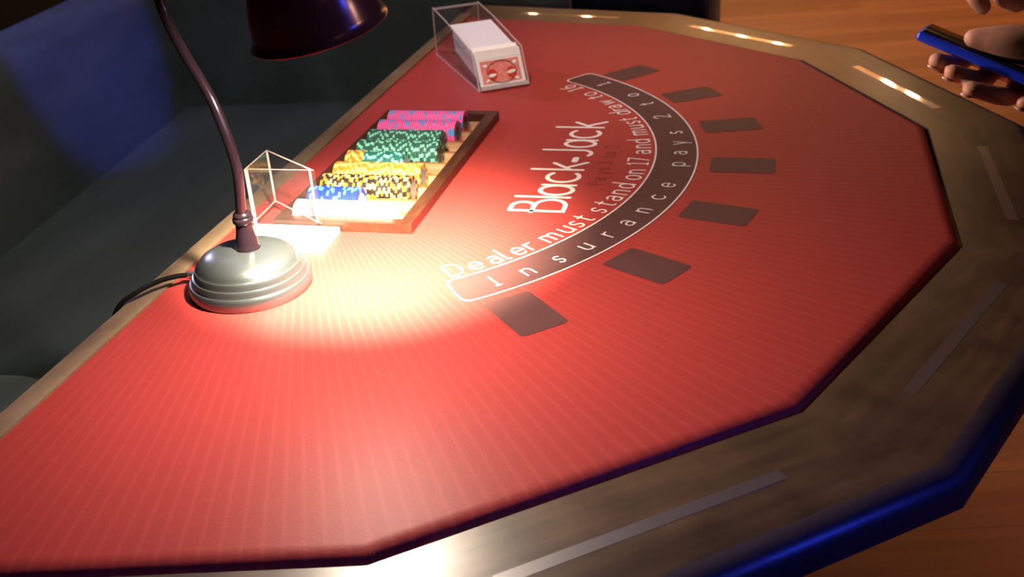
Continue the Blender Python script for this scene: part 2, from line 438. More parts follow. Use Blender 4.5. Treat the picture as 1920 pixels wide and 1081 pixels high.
# return part running behind the far end of the table
BB = R(82.5)
def M2(o):
    return Matrix.Translation(Vector(o)) @ Matrix.Rotation(BB + R(15), 4, 'Z')
bm = bmesh.new(); add_box(bm, 0.0, 1.02, -0.0, 0.15, -0.40, 0.028, 0.045, 6, Matrix.Translation((-1.155, -0.90, 0)) @ Matrix.Rotation(R(97.5), 4, 'Z') @ Matrix.Rotation(R(-3), 4, 'X'))
obj('backrest', bm, M_velvet, booth)
bm = bmesh.new(); add_box(bm, 0.50, 1.02, -0.23, 0.02, FLOOR_Z + 0.23, -0.30, 0.035, 5, Matrix.Translation((-1.155, -0.90, 0)) @ Matrix.Rotation(R(97.5), 4, 'Z'))
obj('seat', bm, M_velvet, booth)
bm = bmesh.new(); add_box(bm, 0.0, 1.0, -0.2, 0.14, FLOOR_Z, FLOOR_Z + 0.235, 0.01, 2, Matrix.Translation((-1.155, -0.90, 0)) @ Matrix.Rotation(R(97.5), 4, 'Z')); obj('base', bm, M_velvet, booth)
# nearer seat cushion whose rounded corner shows at the left edge of the frame
bm = bmesh.new()
MZ = zrot((*bpt(0), 0), BA)
plan = rounded([Vector((1.300, 0.0)), Vector((1.95, 0.0)), Vector((1.95, 0.338)), Vector((1.300, 0.338))], 0.062, 8)
lv = []
for ins_, z_ in ((0.0, FLOOR_Z + 0.236), (0.0, -0.318), (0.004, -0.307), (0.014, -0.298), (0.030, -0.293), (0.06, -0.290)):
    c_ = Vector((1.625, 0.169)); ring_ = []
    for p in plan:
        d_ = c_ - p; ring_.append(bm.verts.new(MZ @ Vector((p.x + math.copysign(min(abs(d_.x), ins_ * abs(d_.x) / 0.33), d_.x), p.y + math.copysign(min(abs(d_.y), ins_ * abs(d_.y) / 0.2), d_.y), z_))))
    lv.append(ring_)
for A_, B_ in zip(lv[:-1], lv[1:]):
    for i in range(len(plan)): bm.faces.new((A_[i], A_[(i + 1) % len(plan)], B_[(i + 1) % len(plan)], B_[i]))
bm.faces.new(lv[0][::-1]); bm.faces.new(lv[-1])
obj('seat', bm, M_velvet, booth)

# navy tub chair past the far end of the table
ch = empty('tub_armchair', (-2.25, 0.12, FLOOR_Z))
tag(ch, 'dark navy velvet tub armchair beyond the far end of the card table', 'armchair')
bm = bmesh.new(); add_box(bm, -2.55, -1.98, -0.15, 0.37, FLOOR_Z + 0.14, FLOOR_Z + 0.38, 0.05, 5); obj('seat', bm, M_velvet_navy, ch)
bm = bmesh.new(); add_box(bm, -2.05, -1.93, -0.20, 0.385, FLOOR_Z + 0.06, 0.0, 0.045, 5); obj('backrest', bm, M_velvet_navy, ch)
for yy in (-0.22, 0.30):
    bm = bmesh.new(); add_box(bm, -2.60, -1.96, yy, yy + 0.09, FLOOR_Z + 0.06, -0.18, 0.035, 5); obj('armrest', bm, M_velvet_navy, ch)
for xx in (-2.52, -2.02):
    for yy in (-0.15, 0.30):
        bm = bmesh.new(); add_lathe(bm, [(0, 0), (0.012, 0), (0.018, 0.08), (0, 0.08)], 16, Matrix.Translation((xx, yy, FLOOR_Z))); obj('leg', bm, M_black, ch)

# ------------------------------------------------------------------ the blackjack table
def V14(k, r): return (r * math.cos(PI - k * PI / 7), r * math.sin(PI - k * PI / 7))
table = empty('blackjack_table', (0, 0.3, FLOOR_Z))
tag(table, 'half-round blackjack table with striped red felt and a faceted wooden rail', 'table')
YF = 0.0043
TX0, TX1, TY0, TY1 = -0.178, 0.214, 0.060, 0.211      # opening for the chip tray
def ring(r, z, y=YF): return [Vector((*V14(k, r), z)) if 0 < k < 7 else Vector((V14(k, r)[0], y, z)) for k in range(8)]
prof = [(0.802, 0.0), (0.8075, -0.0006), (0.812, -0.0024), (0.8155, -0.0052), (0.817, -0.009), (0.817, -0.016)]
bm = bmesh.new()
rg = [[bm.verts.new(p) for p in ring(r, z)] for r, z in prof]
for a, b in zip(rg[:-1], rg[1:]):
    for i in range(7): bm.faces.new((a[i], a[i + 1], b[i + 1], b[i]))
outer = rg[0]
hole = [bm.verts.new(p) for p in ((TX0, TY0, 0), (TX0, TY1, 0), (TX1, TY1, 0), (TX1, TY0, 0))]
allv = outer + hole
for t in geometry.tessellate_polygon([[v_.co.copy() for v_ in outer], [v_.co.copy() for v_ in hole]]):
    bm.faces.new([allv[i] for i in t])
felt = obj('felt_surface', bm, M_felt, table)

# bed under the felt (a slab with the tray opening) and the pedestal
def slab(bm, z0, z1):
    # four slabs around the tray opening
    def clipbox(x0, x1, y0, y1):
        pts = []
        poly = [Vector((*V14(k, 0.816), 0)) for k in range(8)]
        # Sutherland-Hodgman against the box
        P = [(p.x, max(p.y, YF)) for p in poly]
        for ax, lim, s in ((0, x0, 1), (0, x1, -1), (1, y0, 1), (1, y1, -1)):
            out = []
            for i in range(len(P)):
                a, b = P[i], P[(i + 1) % len(P)]
                ia, ib = (a[ax] - lim) * s >= 0, (b[ax] - lim) * s >= 0
                if ia: out.append(a)
                if ia != ib:
                    t = (lim - a[ax]) / (b[ax] - a[ax]); out.append((a[0] + (b[0] - a[0]) * t, a[1] + (b[1] - a[1]) * t))
            P = out
        if len(P) > 2: add_prism(bm, [(x, y, z0) for x, y in P], (0, 0, z1 - z0))
    clipbox(-1, TX0, -1, 2); clipbox(TX1, 1, -1, 2); clipbox(TX0, TX1, -1, TY0); clipbox(TX0, TX1, TY1, 2)
bm = bmesh.new(); slab(bm, -0.0325, -0.0165); obj('table_bed', bm, M_edge, table, smooth=False)
bm = bmesh.new()
add_lathe(bm, [(0, FLOOR_Z), (0.26, FLOOR_Z), (0.26, FLOOR_Z + 0.03), (0.12, FLOOR_Z + 0.06), (0.08, FLOOR_Z + 0.12), (0.08, -0.12), (0.14, -0.056), (0.2, -0.033), (0, -0.033)], 48, Matrix.Translation((0, 0.38, 0)))
obj('pedestal', bm, M_edge, table)

# wooden rail: one mesh, seven facets, uv along the grain
ROUT = 0.940
rp = [(0.820, -0.0165, 1), (0.820, -0.0062, 0), (0.8215, -0.005, 0), (0.930, -0.005, 0), (0.9375, -0.0060, 1), (0.9435, -0.0088, 1), (0.9480, -0.0130, 1), (0.9508, -0.0185, 1), (0.9518, -0.0245, 1), (0.9518, -0.0345, 1), (0.9500, -0.0360, 1), (0.820, -0.0360, 1)]
bm = bmesh.new(); uvl = bm.loops.layers.uv.new('UVMap')
cs = math.cos(PI / 14)
def rring(r, z):
    out = [Vector((*V14(k, r), z)) for k in range(8)]
    a5 = PI - 5 * PI / 7 + R(0.9) * max(0.0, (r - 0.8215) / 0.11)
    out[5] = Vector((r * math.cos(a5), r * math.sin(a5), z))
    out[0] = Vector((-r * 1.0, -0.022, z)); out[7] = Vector((r, -0.022, z))
    # ends: continue the end facets' outer lines down to the dealer edge
    for k, kk, s in ((0, 1, -1), (7, 6, 1)):
        a = Vector((*V14(kk, r), z)); b = Vector((*V14(k, r), z)); d = b - a
        t = (-0.022 - a.y) / d.y
        out[k] = a + d * t
    return out
for (r0, z0, m0), (r1, z1, m1) in zip(rp, rp[1:] + rp[:1]):
    A, B = rring(r0, z0), rring(r1, z1)
    for i in range(7):
        q = [A[i], A[i + 1], B[i + 1], B[i]]
        f = bm.faces.new([bm.verts.new(p) for p in q])
        f.material_index = max(m0, m1) if (m0, m1) != (0, 0) else 0
        t = (Vector((*V14(i + 1, 1), 0)) - Vector((*V14(i, 1), 0))).normalized()
        n = Vector((t.y, -t.x, 0))
        for lp, p in zip(f.loops, q):
            lp[uvl].uv = (p.dot(t) + 3.3 * i, p.dot(n) + p.z + 1.7 * i)
bmesh.ops.remove_doubles(bm, verts=bm.verts, dist=1e-6)
for e in [0, 7]:
    pts = [rring(r, z)[e] for r, z, _ in rp]
    f = bm.faces.new([bm.verts.new(p) for p in (pts if e == 0 else pts[::-1])]); f.material_index = 1
rail = obj('wooden_rail', bm, [M_rail, M_edge], table)
# dealer edge strip of wood
bm = bmesh.new(); uvl = bm.loops.layers.uv.new('UVMap')
pr = [(-0.0205, 0.0), (-0.0185, 0.0025), (0.0025, 0.0030), (0.0040, 0.0022), (0.0043, -0.0165), (0.0043, -0.0325), (-0.0215, -0.0325), (-0.0215, -0.002)]
add_prism(bm, [(-0.828, y, z) for y, z in pr], (1.656, 0, 0))
for f in bm.faces:
    for lp in f.loops: lp[uvl].uv = (lp.vert.co.x + 9.1, lp.vert.co.y + lp.vert.co.z + 4.4)
obj('dealer_rail', bm, M_rail_lit, table)

# steel strips let into the rail, one per facet
for k in range(7):
    a = PI - (k + 0.5) * PI / 7
    n = Vector((math.cos(a), math.sin(a), 0)); t = Vector((-n.y, n.x, 0))
    bm = bmesh.new(); uvl = bm.loops.layers.uv.new('UVMap')
    ap = 0.8575
    Mx = frame_mat(n * ap, t, n, Vector((0, 0, 1)))
    add_box(bm, -0.113, 0.118, -0.0058, 0.0058, -0.009, -0.0048)
    for f in bm.faces:
        for lp in f.loops: lp[uvl].uv = (lp.vert.co.x, lp.vert.co.y)
    for v_ in bm.verts: v_.co = Mx @ v_.co
    obj('steel_strip', bm, M_strip, table, smooth=False)

# ---- printed layout -------------------------------------------------
PC = Vector((-0.018, 0.019))
ZP = 0.00035
BOX = [((0.3858, 0.3865), 42.2), ((0.2720, 0.4876), 60.0), ((0.1318, 0.5498), 74.3), ((-0.0196, 0.5694), 90.2),
       ((-0.1709, 0.5461), 106.2), ((-0.3075, 0.4821), 121.0), ((-0.4209, 0.3791), 138.2)]
for (c, a) in BOX:
    u = Vector((math.cos(R(a)), math.sin(R(a)))); vv = Vector((-u.y, u.x)); c = Vector(c)
    hl, hw = 0.0388, 0.0254
    pts = rounded([c - u * hl - vv * hw, c + u * hl - vv * hw, c + u * hl + vv * hw, c - u * hl + vv * hw], 0.006)
    bm = bmesh.new(); bm.faces.new([bm.verts.new((p.x, p.y, ZP)) for p in pts])
    obj('betting_box', bm, M_print_dark, felt, smooth=False)

def pol(r, a): return PC + Vector((math.cos(a), math.sin(a))) * r
AI0, AI1 = R(38.0), R(143.7)
RI, RO = 0.4425, 0.4935
def band_outline(off):
    ri, ro = RI - off, RO + off
    d = off / 0.468
    pts = []
    cr = 0.012
    n = 64
    a0, a1 = AI0 - d, AI1 + d
    for k in range(n + 1):
        a = a0 + cr / ro + (a1 - a0 - 2 * cr / ro) * k / n; pts.append(pol(ro, a))
    for k in range(1, 6):
        t = k / 6; P0, P1, P2 = pol(ro, a1 - cr / ro), pol(ro, a1), pol(ro - cr, a1); pts.append(P0 * (1 - t) ** 2 + P1 * 2 * t * (1 - t) + P2 * t * t)
    for k in range(0, 7):
        t = k / 6; P0, P1, P2 = pol(ri + cr, a1), pol(ri, a1), pol(ri, a1 - cr / ri); pts.append(P0 * (1 - t) ** 2 + P1 * 2 * t * (1 - t) + P2 * t * t)
    for k in range(1, n + 1):
        a = a1 - cr / ri - (a1 - a0 - 2 * cr / ri) * k / n; pts.append(pol(ri, a))
    for k in range(1, 7):
        t = k / 6; P0, P1, P2 = pol(ri, a0 + cr / ri), pol(ri, a0), pol(ri + cr, a0); pts.append(P0 * (1 - t) ** 2 + P1 * 2 * t * (1 - t) + P2 * t * t)
    for k in range(0, 6):
        t = k / 6; P0, P1, P2 = pol(ro - cr, a0), pol(ro, a0), pol(ro, a0 + cr / ro); pts.append(P0 * (1 - t) ** 2 + P1 * 2 * t * (1 - t) + P2 * t * t)
    return pts
bm = bmesh.new(); P = band_outline(0.0)
vs_ = [bm.verts.new((p.x, p.y, ZP)) for p in P]
for t in geometry.tessellate_polygon([[v_.co for v_ in vs_]]): bm.faces.new([vs_[i] for i in t])
band = obj('insurance_band', bm, M_print_dark, felt, smooth=False)
bm = bmesh.new(); A = [bm.verts.new((p.x, p.y, ZP + 0.0002)) for p in band_outline(-0.0002)]; B = [bm.verts.new((p.x, p.y, ZP + 0.0002)) for p in band_outline(0.0019)]
for i in range(len(A)): bm.faces.new((A[i], A[(i + 1) % len(A)], B[(i + 1) % len(A)], B[i]))
obj('band_outline', bm, M_print_white, felt, smooth=False)

# stroke alphabet: x-height 1, ascender 1.6, polylines
def arc(cx, cy, rx, ry, a0, a1, n=14):
    return [(cx + rx * math.cos(R(a0 + (a1 - a0) * k / n)), cy + ry * math.sin(R(a0 + (a1 - a0) * k / n))) for k in range(n + 1)]
AS = 1.62
G = {
 'o': (0.86, [arc(0.43, 0.5, 0.40, 0.5, 0, 360, 24)]),
 'a': (0.78, [[(0.10, 0.88)] + arc(0.36, 0.66, 0.33, 0.34, 110, 0, 8) + [(0.69, 0)], arc(0.36, 0.29, 0.33, 0.29, 60, 300, 16) + [(0.69, 0.22)], [(0.69, 0.56), (0.5, 0.57)]]),
 'A': (0.92, [arc(0.42, 0.5, 0.40, 0.5, 0, 360, 26), [(0.86, 1.0), (0.86, 0.0)]]),      # single-storey a
 'c': (0.74, [arc(0.45, 0.5, 0.43, 0.5, 48, 312, 20)]),
 'e': (0.82, [[(0.06, 0.52), (0.80, 0.52)] + arc(0.42, 0.5, 0.39, 0.5, 2, 318, 22)]),
 'd': (0.86, [arc(0.40, 0.5, 0.38, 0.5, 0, 360, 24), [(0.80, AS), (0.80, 0.0)]]),
 'p': (0.86, [arc(0.45, 0.5, 0.38, 0.5, 0, 360, 24), [(0.06, 1.0), (0.06, -0.45)]]),
 'n': (0.78, [[(0.06, 1.0), (0.06, 0.0)], [(0.06, 0.6)] + arc(0.40, 0.64, 0.33, 0.36, 165, 0, 10) + [(0.73, 0.0)]]),
 'm': (1.22, [[(0.06, 1.0), (0.06, 0.0)], [(0.06, 0.62)] + arc(0.35, 0.68, 0.28, 0.32, 165, 0, 9) + [(0.63, 0.0)], [(0.63, 0.62)] + arc(0.90, 0.68, 0.27, 0.32, 165, 0, 9) + [(1.17, 0.0)]]),
 'u': (0.78, [[(0.05, 1.0)] + arc(0.38, 0.36, 0.33, 0.36, 180, 345, 10) + [(0.73, 0.4)], [(0.73, 1.0), (0.73, 0.0)]]),
 'r': (0.52, [[(0.06, 1.0), (0.06, 0.0)], [(0.06, 0.55)] + arc(0.42, 0.58, 0.34, 0.40, 165, 75, 8)]),
 's': (0.62, [[(0.56, 0.90)] + arc(0.33, 0.745, 0.25, 0.255, 60, 225, 10) + arc(0.31, 0.25, 0.26, 0.25, 55, -150, 12)]),
 't': (0.58, [[(0.24, 1.38)] + arc(0.44, 0.22, 0.20, 0.22, 180, 290, 8), [(0.02, 0.98), (0.52, 0.98)]]),
 'l': (0.30, [[(0.06, AS)] + arc(0.24, 0.18, 0.18, 0.18, 180, 285, 6)]),
 'i': (0.12, [[(0.06, AS), (0.06, 0.0)]]),       # plain tall stem
 'w': (1.14, [[(0.02, 1.0), (0.29, 0.0), (0.57, 0.95), (0.85, 0.0), (1.12, 1.0)]]),
 'y': (0.76, [[(0.02, 1.0), (0.40, 0.05)], [(0.74, 1.0), (0.28, -0.48)]]),
 'k': (0.74, [[(0.06, AS), (0.06, 0.0)], [(0.66, 1.02), (0.10, 0.42)], [(0.24, 0.56), (0.74, -0.04)]]),
 'I': (0.42, [[(0.21, 1.5), (0.21, 0.0)], [(0.02, 0.02), (0.40, 0.02)]]),
 'D': (1.12, [[(0.06, 1.55), (0.06, 0.0), (0.40, 0.0)] + arc(0.40, 0.775, 0.66, 0.775, -90, 90, 16) + [(0.06, 1.55)]]),
 'B': (1.06, [[(0.06, 1.58), (0.06, 0.0), (0.45, 0.0)] + arc(0.50, 0.46, 0.50, 0.46, -90, 90, 14) + [(-0.03, 0.92)], [(0.06, 1.58), (0.38, 1.58)] + arc(0.42, 1.26, 0.34, 0.33, 88, -90, 12)]),
 'J': (0.50, [[(0.46, AS), (0.46, 0.35)] + arc(0.16, 0.30, 0.30, 0.32, 0, -125, 9)]),
 'P': (0.80, [[(0.06, 0.0), (0.06, 1.5), (0.36, 1.5)] + arc(0.38, 1.10, 0.36, 0.40, 90, -90, 12) + [(0.06, 0.70)]]),
 '-': (0.45, [[(0.02, 0.5), (0.42, 0.5)]]),
 '1': (0.46, [[(0.02, 1.25), (0.25, 1.5), (0.25, 0.0)], [(0.05, 0.01), (0.46, 0.01)]]),
 '2': (0.80, [[(0.06, 1.22)] + arc(0.40, 1.12, 0.34, 0.38, 160, -25, 12) + [(0.04, 0.02), (0.78, 0.02)]]),
 '3': (0.74, [arc(0.32, 1.14, 0.32, 0.36, 140, -90, 12) , arc(0.32, 0.39, 0.36, 0.39, 90, -140, 12)]),
 '6': (0.82, [arc(0.42, 0.46, 0.37, 0.46, 0, 360, 22), [(0.08, 0.6)] + arc(0.62, 0.62, 0.57, 0.88, 172, 98, 10)]),
 '7': (0.72, [[(0.03, 1.48), (0.70, 1.48), (0.26, 0.0)]]),
}
def stroke(bm, pts, w_, z):
    """flat ribbon with round ends and joints along 2D points"""
    P = [Vector((p[0], p[1])) for p in pts]
    Q = [P[0]]
    for p in P[1:]:
        if (p - Q[-1]).length > 1e-6: Q.append(p)
    P = Q; n = len(P); h = w_ / 2
    closed = (P[0] - P[-1]).length < 1e-5
    Lf, Rt = [], []
    for i in range(n):
        if closed and i in (0, n - 1):
            d0 = (P[-1] - P[-2]).normalized(); d1 = (P[1] - P[0]).normalized()
        else:
            d0 = (P[i] - P[max(i - 1, 0)]); d1 = (P[min(i + 1, n - 1)] - P[i])
            d0 = d0.normalized() if d0.length else d1.normalized(); d1 = d1.normalized() if d1.length else d0
        m_ = (d0 + d1)
        m_ = m_.normalized() if m_.length > 1e-4 else d0
        nn = Vector((-m_.y, m_.x)); k = 1 / max(nn.dot(Vector((-d0.y, d0.x))), 0.6)
        Lf.append(P[i] + nn * h * k); Rt.append(P[i] - nn * h * k)
    a = [bm.verts.new((p.x, p.y, z)) for p in Lf]; b = [bm.verts.new((p.x, p.y, z)) for p in Rt]
    for i in range(n - 1): bm.faces.new((a[i], a[i + 1], b[i + 1], b[i]))
    if not closed:
        for c, d in ((P[0], (P[0] - P[1]).normalized()), (P[-1], (P[-1] - P[-2]).normalized())):
            pr_ = Vector((-d.y, d.x))
            f = [bm.verts.new((*(c + pr_ * h * math.cos(PI * k / 6) + d * h * math.sin(PI * k / 6)), z)) for k in range(7)]
            bm.faces.new(f)
def glyph(bm, ch, fn, w_, z, tight=1.0):
    for si, s in enumerate(G[ch][1]):
        # resample long straight pieces so that they bend with the arc
        pts = []
        for p, q in zip(s[:-1], s[1:]):
            m_ = max(1, int(math.hypot(q[0] - p[0], q[1] - p[1]) / 0.35))
            for k in range(m_): pts.append((p[0] + (q[0] - p[0]) * k / m_, p[1] + (q[1] - p[1]) * k / m_))
        pts.append(s[-1])
        stroke(bm, [fn(*p) for p in pts], w_, z + 4e-5 * si)
def arc_text(name, items, rbase, xh, wscale, sw, material, parent, z):
    bm = bmesh.new()
    for ch, a in items:
        adv = G[ch][0]
        fn = lambda gx, gy, a=a, adv=adv: pol(rbase - gy * xh, a + (gx - adv / 2) * xh * wscale / rbase)
        glyph(bm, ch, fn, sw, z)
    return obj(name, bm, material, parent, smooth=False)
def angC(x, y): return math.atan2(y - PC.y, x - PC.x)
ins = [('I', .328, .344), ('n', .301, .372), ('s', .269, .398), ('u', .234, .419), ('r', .201, .437), ('a', .168, .454), ('n', .132, .467), ('c', .092, .478), ('e', .053, .485),
       ('p', -.017, .492), ('a', -.058, .488), ('y', -.095, .485), ('s', -.135, .473), ('2', -.200, .446), ('t', -.257, .418), ('o', -.298, .392), ('1', -.353, .340)]
for c, x, y in ins:
    arc_text('printed_character', [(c, angC(x, y))], 0.4805, 0.0152, 1.0, 0.0020, M_print_white, band, ZP + 0.0003)
dl = [('D', .307, .296), ('e', .294, .316), ('a', .276, .331), ('l', .2655, .3385), ('e', .252, .350), ('r', .2395, .3605), ('m', .214, .377), ('u', .194, .394), ('s', .178, .402), ('t', .161, .408),
      ('s', .137, .4205), ('t', .1165, .425), ('a', .099, .433), ('n', .080, .436), ('d', .059, .440), ('o', .031, .445), ('n', .0115, .446), ('1', -.0165, .444), ('7', -.031, .443),
      ('a', -.059, .442), ('n', -.080, .439), ('d', -.100, .434), ('m', -.134, .426), ('u', -.1575, .420), ('s', -.175, .411), ('t', -.1905, .405), ('d', -.216, .390), ('r', -.2295, .380), ('a', -.243, .373), ('w', -.264, .361),
      ('t', -.289, .341), ('o', -.303, .328), ('1', -.3265, .303), ('6', -.337, .289)]
i0 = 0
for n_ in (6, 4, 5, 2, 2, 3, 4, 4, 2, 2):
    arc_text('printed_word', [(c, angC(x, y)) for c, x, y in dl[i0:i0 + n_]], 0.4345, 0.0176, 0.98, 0.0025, M_print_white, felt, ZP)
    i0 += n_
# title: straight baseline, letters lie side by side towards -x
bm = bmesh.new(); XH, YB = 0.0395, 0.3755
for ch, xs, xe in [('B', 0.1445, 0.106), ('i', 0.1025, 0.0985), ('A', 0.094, 0.0600), ('c', 0.0530, 0.0230), ('k', 0.0125, -0.0155), ('-', -0.0195, -0.0320), ('J', -0.0420, -0.0625), ('A', -0.0720, -0.1015), ('c', -0.1085, -0.1370), ('k', -0.1500, -0.1760)]:
    adv = G[ch][0]
    def fn(gx, gy, ch=ch, xs=xs, xe=xe, adv=adv):
        return Vector((xs + (xe - xs) * gx / adv, YB - gy * XH + (0.004 if ch == '-' else 0)))
    glyph(bm, ch, fn, 0.0056 if ch != '-' else 0.0085, ZP)
obj('title_lettering', bm, M_print_white, felt, smooth=False)
bm = bmesh.new()
for ch, xc in [('P', 0.053), ('a', 0.0385), ('y', 0.018), ('s', 0.004), ('3', -0.0165), ('t', -0.039), ('o', -0.0505), ('2', -0.0755)]:
    adv = G[ch][0]
    fn = lambda gx, gy, xc=xc, adv=adv: Vector((xc - (gx - adv / 2) * 0.0128, 0.4085 - gy * 0.0125))
    glyph(bm, ch, fn, 0.0016, ZP)
obj('payout_lettering', bm, M_print_faint, felt, smooth=False)

# ------------------------------------------------------------------ chip tray
tray = empty('chip_tray', (0.018, 0.1355, -0.02))
tag(tray, 'brown wooden chip tray with nine troughs set into the felt', 'tray')
IX0, IX1, IY0, IY1 = -0.1705, 0.2045, 0.067, 0.2045      # inside of the frame
FX0, FX1, FY0, FY1 = -0.186, 0.2185, 0.0530, 0.2195
FZ = 0.0115
bm = bmesh.new()
def framepiece(p0, p1, p2, p3):
    add_prism(bm, [(x, y, 0.0005) for x, y in (p0, p1, p2, p3)], (0, 0, FZ - 0.0005))
o_ = [(FX0, FY0), (FX1, FY0), (FX1, FY1), (FX0, FY1)]; i_ = [(IX0, IY0), (IX1, IY0), (IX1, IY1), (IX0, IY1)]
for k in range(4): framepiece(o_[k], o_[(k + 1) % 4], i_[(k + 1) % 4], i_[k])
bmesh.ops.remove_doubles(bm, verts=bm.verts, dist=1e-5)
obj('frame', bm, M_tray, tray, smooth=False)
NR = 9; PITCH = (IX1 - IX0) / NR; CR = 0.01745; AXZ = 0.0042
bm = bmesh.new(); sg = 10
xs, zs, ms = [], [], []
for rI in range(NR):
    c = IX0 + PITCH * (rI + 0.5)
    for k in range(sg + 1):
        a = PI + PI * k / sg
        x_ = c + 0.01800 * math.cos(a); z_ = AXZ - 0.0135 + 0.01800 * 0 + (-0.0052) * 0
        xs.append(x_); zs.append(max(-0.0142, AXZ + 0.0182 * math.sin(a))); ms.append(0)
    if rI < NR - 1:
        b_ = IX0 + PITCH * (rI + 1)
# build profile: trough curve then flat ridge top
prof_ = []
for rI in range(NR):
    c = IX0 + PITCH * (rI + 0.5)
    hwid = PITCH / 2 - 0.0026
    prof_.append((c - PITCH / 2 if rI == 0 else c - hwid, -0.0005))
    for k in range(1, sg):
        a = PI + PI * k / sg
        prof_.append((c + hwid * math.cos(a), -0.0005 + 0.0136 * math.sin(a)))
    prof_.append((c + PITCH / 2 if rI == NR - 1 else c + hwid, -0.0005))
row = [[bm.verts.new((x_, y_, z_)) for x_, z_ in prof_] for y_ in (IY0, IY1)]
bot = [[bm.verts.new((x_, y_, -0.0158)) for x_ in (IX0, IX1)] for y_ in (IY0, IY1)]
for i in range(len(prof_) - 1):
    f = bm.faces.new((row[0][i], row[0][i + 1], row[1][i + 1], row[1][i]))
    f.material_index = 1 if abs(prof_[i][1] + 0.0005) < 1e-6 and abs(prof_[i + 1][1] + 0.0005) < 1e-6 else 0
bm.faces.new(row[0] + bot[0][::-1]); bm.faces.new(row[1] + bot[1][::-1]); bm.faces.new((bot[0][0], bot[0][1], bot[1][1], bot[1][0]))
obj('trough_bed', bm, [M_trough, M_ridge], tray)
bm = bmesh.new()
add_box(bm, TX0 + .0005, TX1 - .0005, IY0 - 0.004, IY0, -0.0158, 0.0005); add_box(bm, TX0 + .0005, TX1 - .0005, IY1, IY1 + 0.004, -0.0158, 0.0005)
add_box(bm, TX0 + .0005, IX0, IY0, IY1, -0.0158, 0.0005); add_box(bm, IX1, TX1 - .0005, IY0, IY1, -0.0158, 0.0005)
obj('inner_wall', bm, M_trough, tray, smooth=False)

# ------------------------------------------------------------------ chips
TH = 0.00298
def chip_mesh(name, base, spots, face, nsp=8, part=0.46):
    """chip lying with its axis along local z; rim blocks in the spot colours"""
    b = bmesh.new(); seg = 48; h = TH / 2 - 0.00008
    rings = []
    for r_, z_ in ((0.0105, h), (CR - 0.0006, h), (CR, h - 0.0005), (CR, -h + 0.0005), (CR - 0.0006, -h), (0.0105, -h)):
        rings.append([b.verts.new((r_ * math.cos(2 * PI * i / seg), r_ * math.sin(2 * PI * i / seg), z_)) for i in range(seg)])
    per = seg // nsp
    for a, c in zip(rings[:-1], rings[1:]):
        for i in range(seg):
            f = b.faces.new((a[i], a[(i + 1) % seg], c[(i + 1) % seg], c[i])); f.smooth = True
            s = (i // per); q = i % per
            f.material_index = (1 + s % len(spots)) if q < per * part else 0
    for rg_, s in ((rings[0], 1), (rings[-1], -1)):
        f = b.faces.new(rg_ if s > 0 else rg_[::-1]); f.material_index = len(spots) + 1
    me = bpy.data.meshes.new(name)
    bmesh.ops.recalc_face_normals(b, faces=b.faces)
    b.to_mesh(me); b.free()
    me.set_sharp_from_angle(angle=R(35))
    for m in [base] + spots + [face]: me.materials.append(m)
    return me
def cm(n, c, rough=0.45):
    m = mat(n, c, rough)
    L(m, ramp(m, noise(m, coords(m), 400, 2), [(0.3, tuple(x * 0.9 for x in c)), (0.7, tuple(min(1, x * 1.08) for x in c))]), bsdf(m).inputs['Base Color'])
    return m
c_pink, c_blue_l = cm('pink_clay', (0.88, 0.13, 0.44)), cm('light_blue_clay', (0.10, 0.36, 0.80))
c_green, c_mint = cm('dark_green_clay', (0.022, 0.10, 0.075)), cm('mint_clay', (0.26, 0.70, 0.52))
c_teal, c_aqua = cm('teal_clay', (0.015, 0.12, 0.11)), cm('aqua_clay', (0.25, 0.68, 0.56))
c_orange, c_yellow = cm('orange_brown_clay', (0.52, 0.17, 0.02)), cm('pale_yellow_clay', (0.85, 0.60, 0.16))
c_black, c_peach = cm('black_clay', (0.018, 0.012, 0.012)), cm('peach_clay', (0.85, 0.42, 0.16))
c_navy, c_sky = cm('royal_blue_clay', (0.012, 0.03, 0.33)), cm('sky_blue_clay', (0.08, 0.34, 0.66))
c_white, c_white2 = cm('white_clay', (0.82, 0.78, 0.76)), cm('off_white_clay', (0.78, 0.70, 0.68))
f_dark = cm('dark_brown_insert', (0.07, 0.035, 0.03)); f_grey = cm('grey_insert', (0.30, 0.28, 0.30)); f_white = cm('white_insert', (0.8, 0.76, 0.75))
CM = {
 'pink': chip_mesh('pink_chip', c_pink, [c_pink, c_blue_l, c_pink], f_dark, 6),
 'green': chip_mesh('green_chip', c_green, [c_mint, c_mint], f_dark, 8, 0.32),
 'teal': chip_mesh('teal_chip', c_teal, [c_aqua, c_aqua], f_grey, 8, 0.32),
 'orange': chip_mesh('orange_chip', c_orange, [c_yellow, c_yellow], f_grey, 8),
 'yellow': chip_mesh('yellow_chip', c_orange, [c_yellow, c_yellow], f_grey, 8),
 'black': chip_mesh('black_chip', c_black, [c_peach, c_orange, c_peach], f_grey, 8),
 'blue': chip_mesh('blue_chip', c_navy, [c_sky, c_navy], f_white, 8),
 'white': chip_mesh('white_chip', c_white, [c_white2, c_white], f_white, 8),
}
Y0C = IY0 + 0.0012
def row_x(i): return IX0 + PITCH * (i + 0.5)
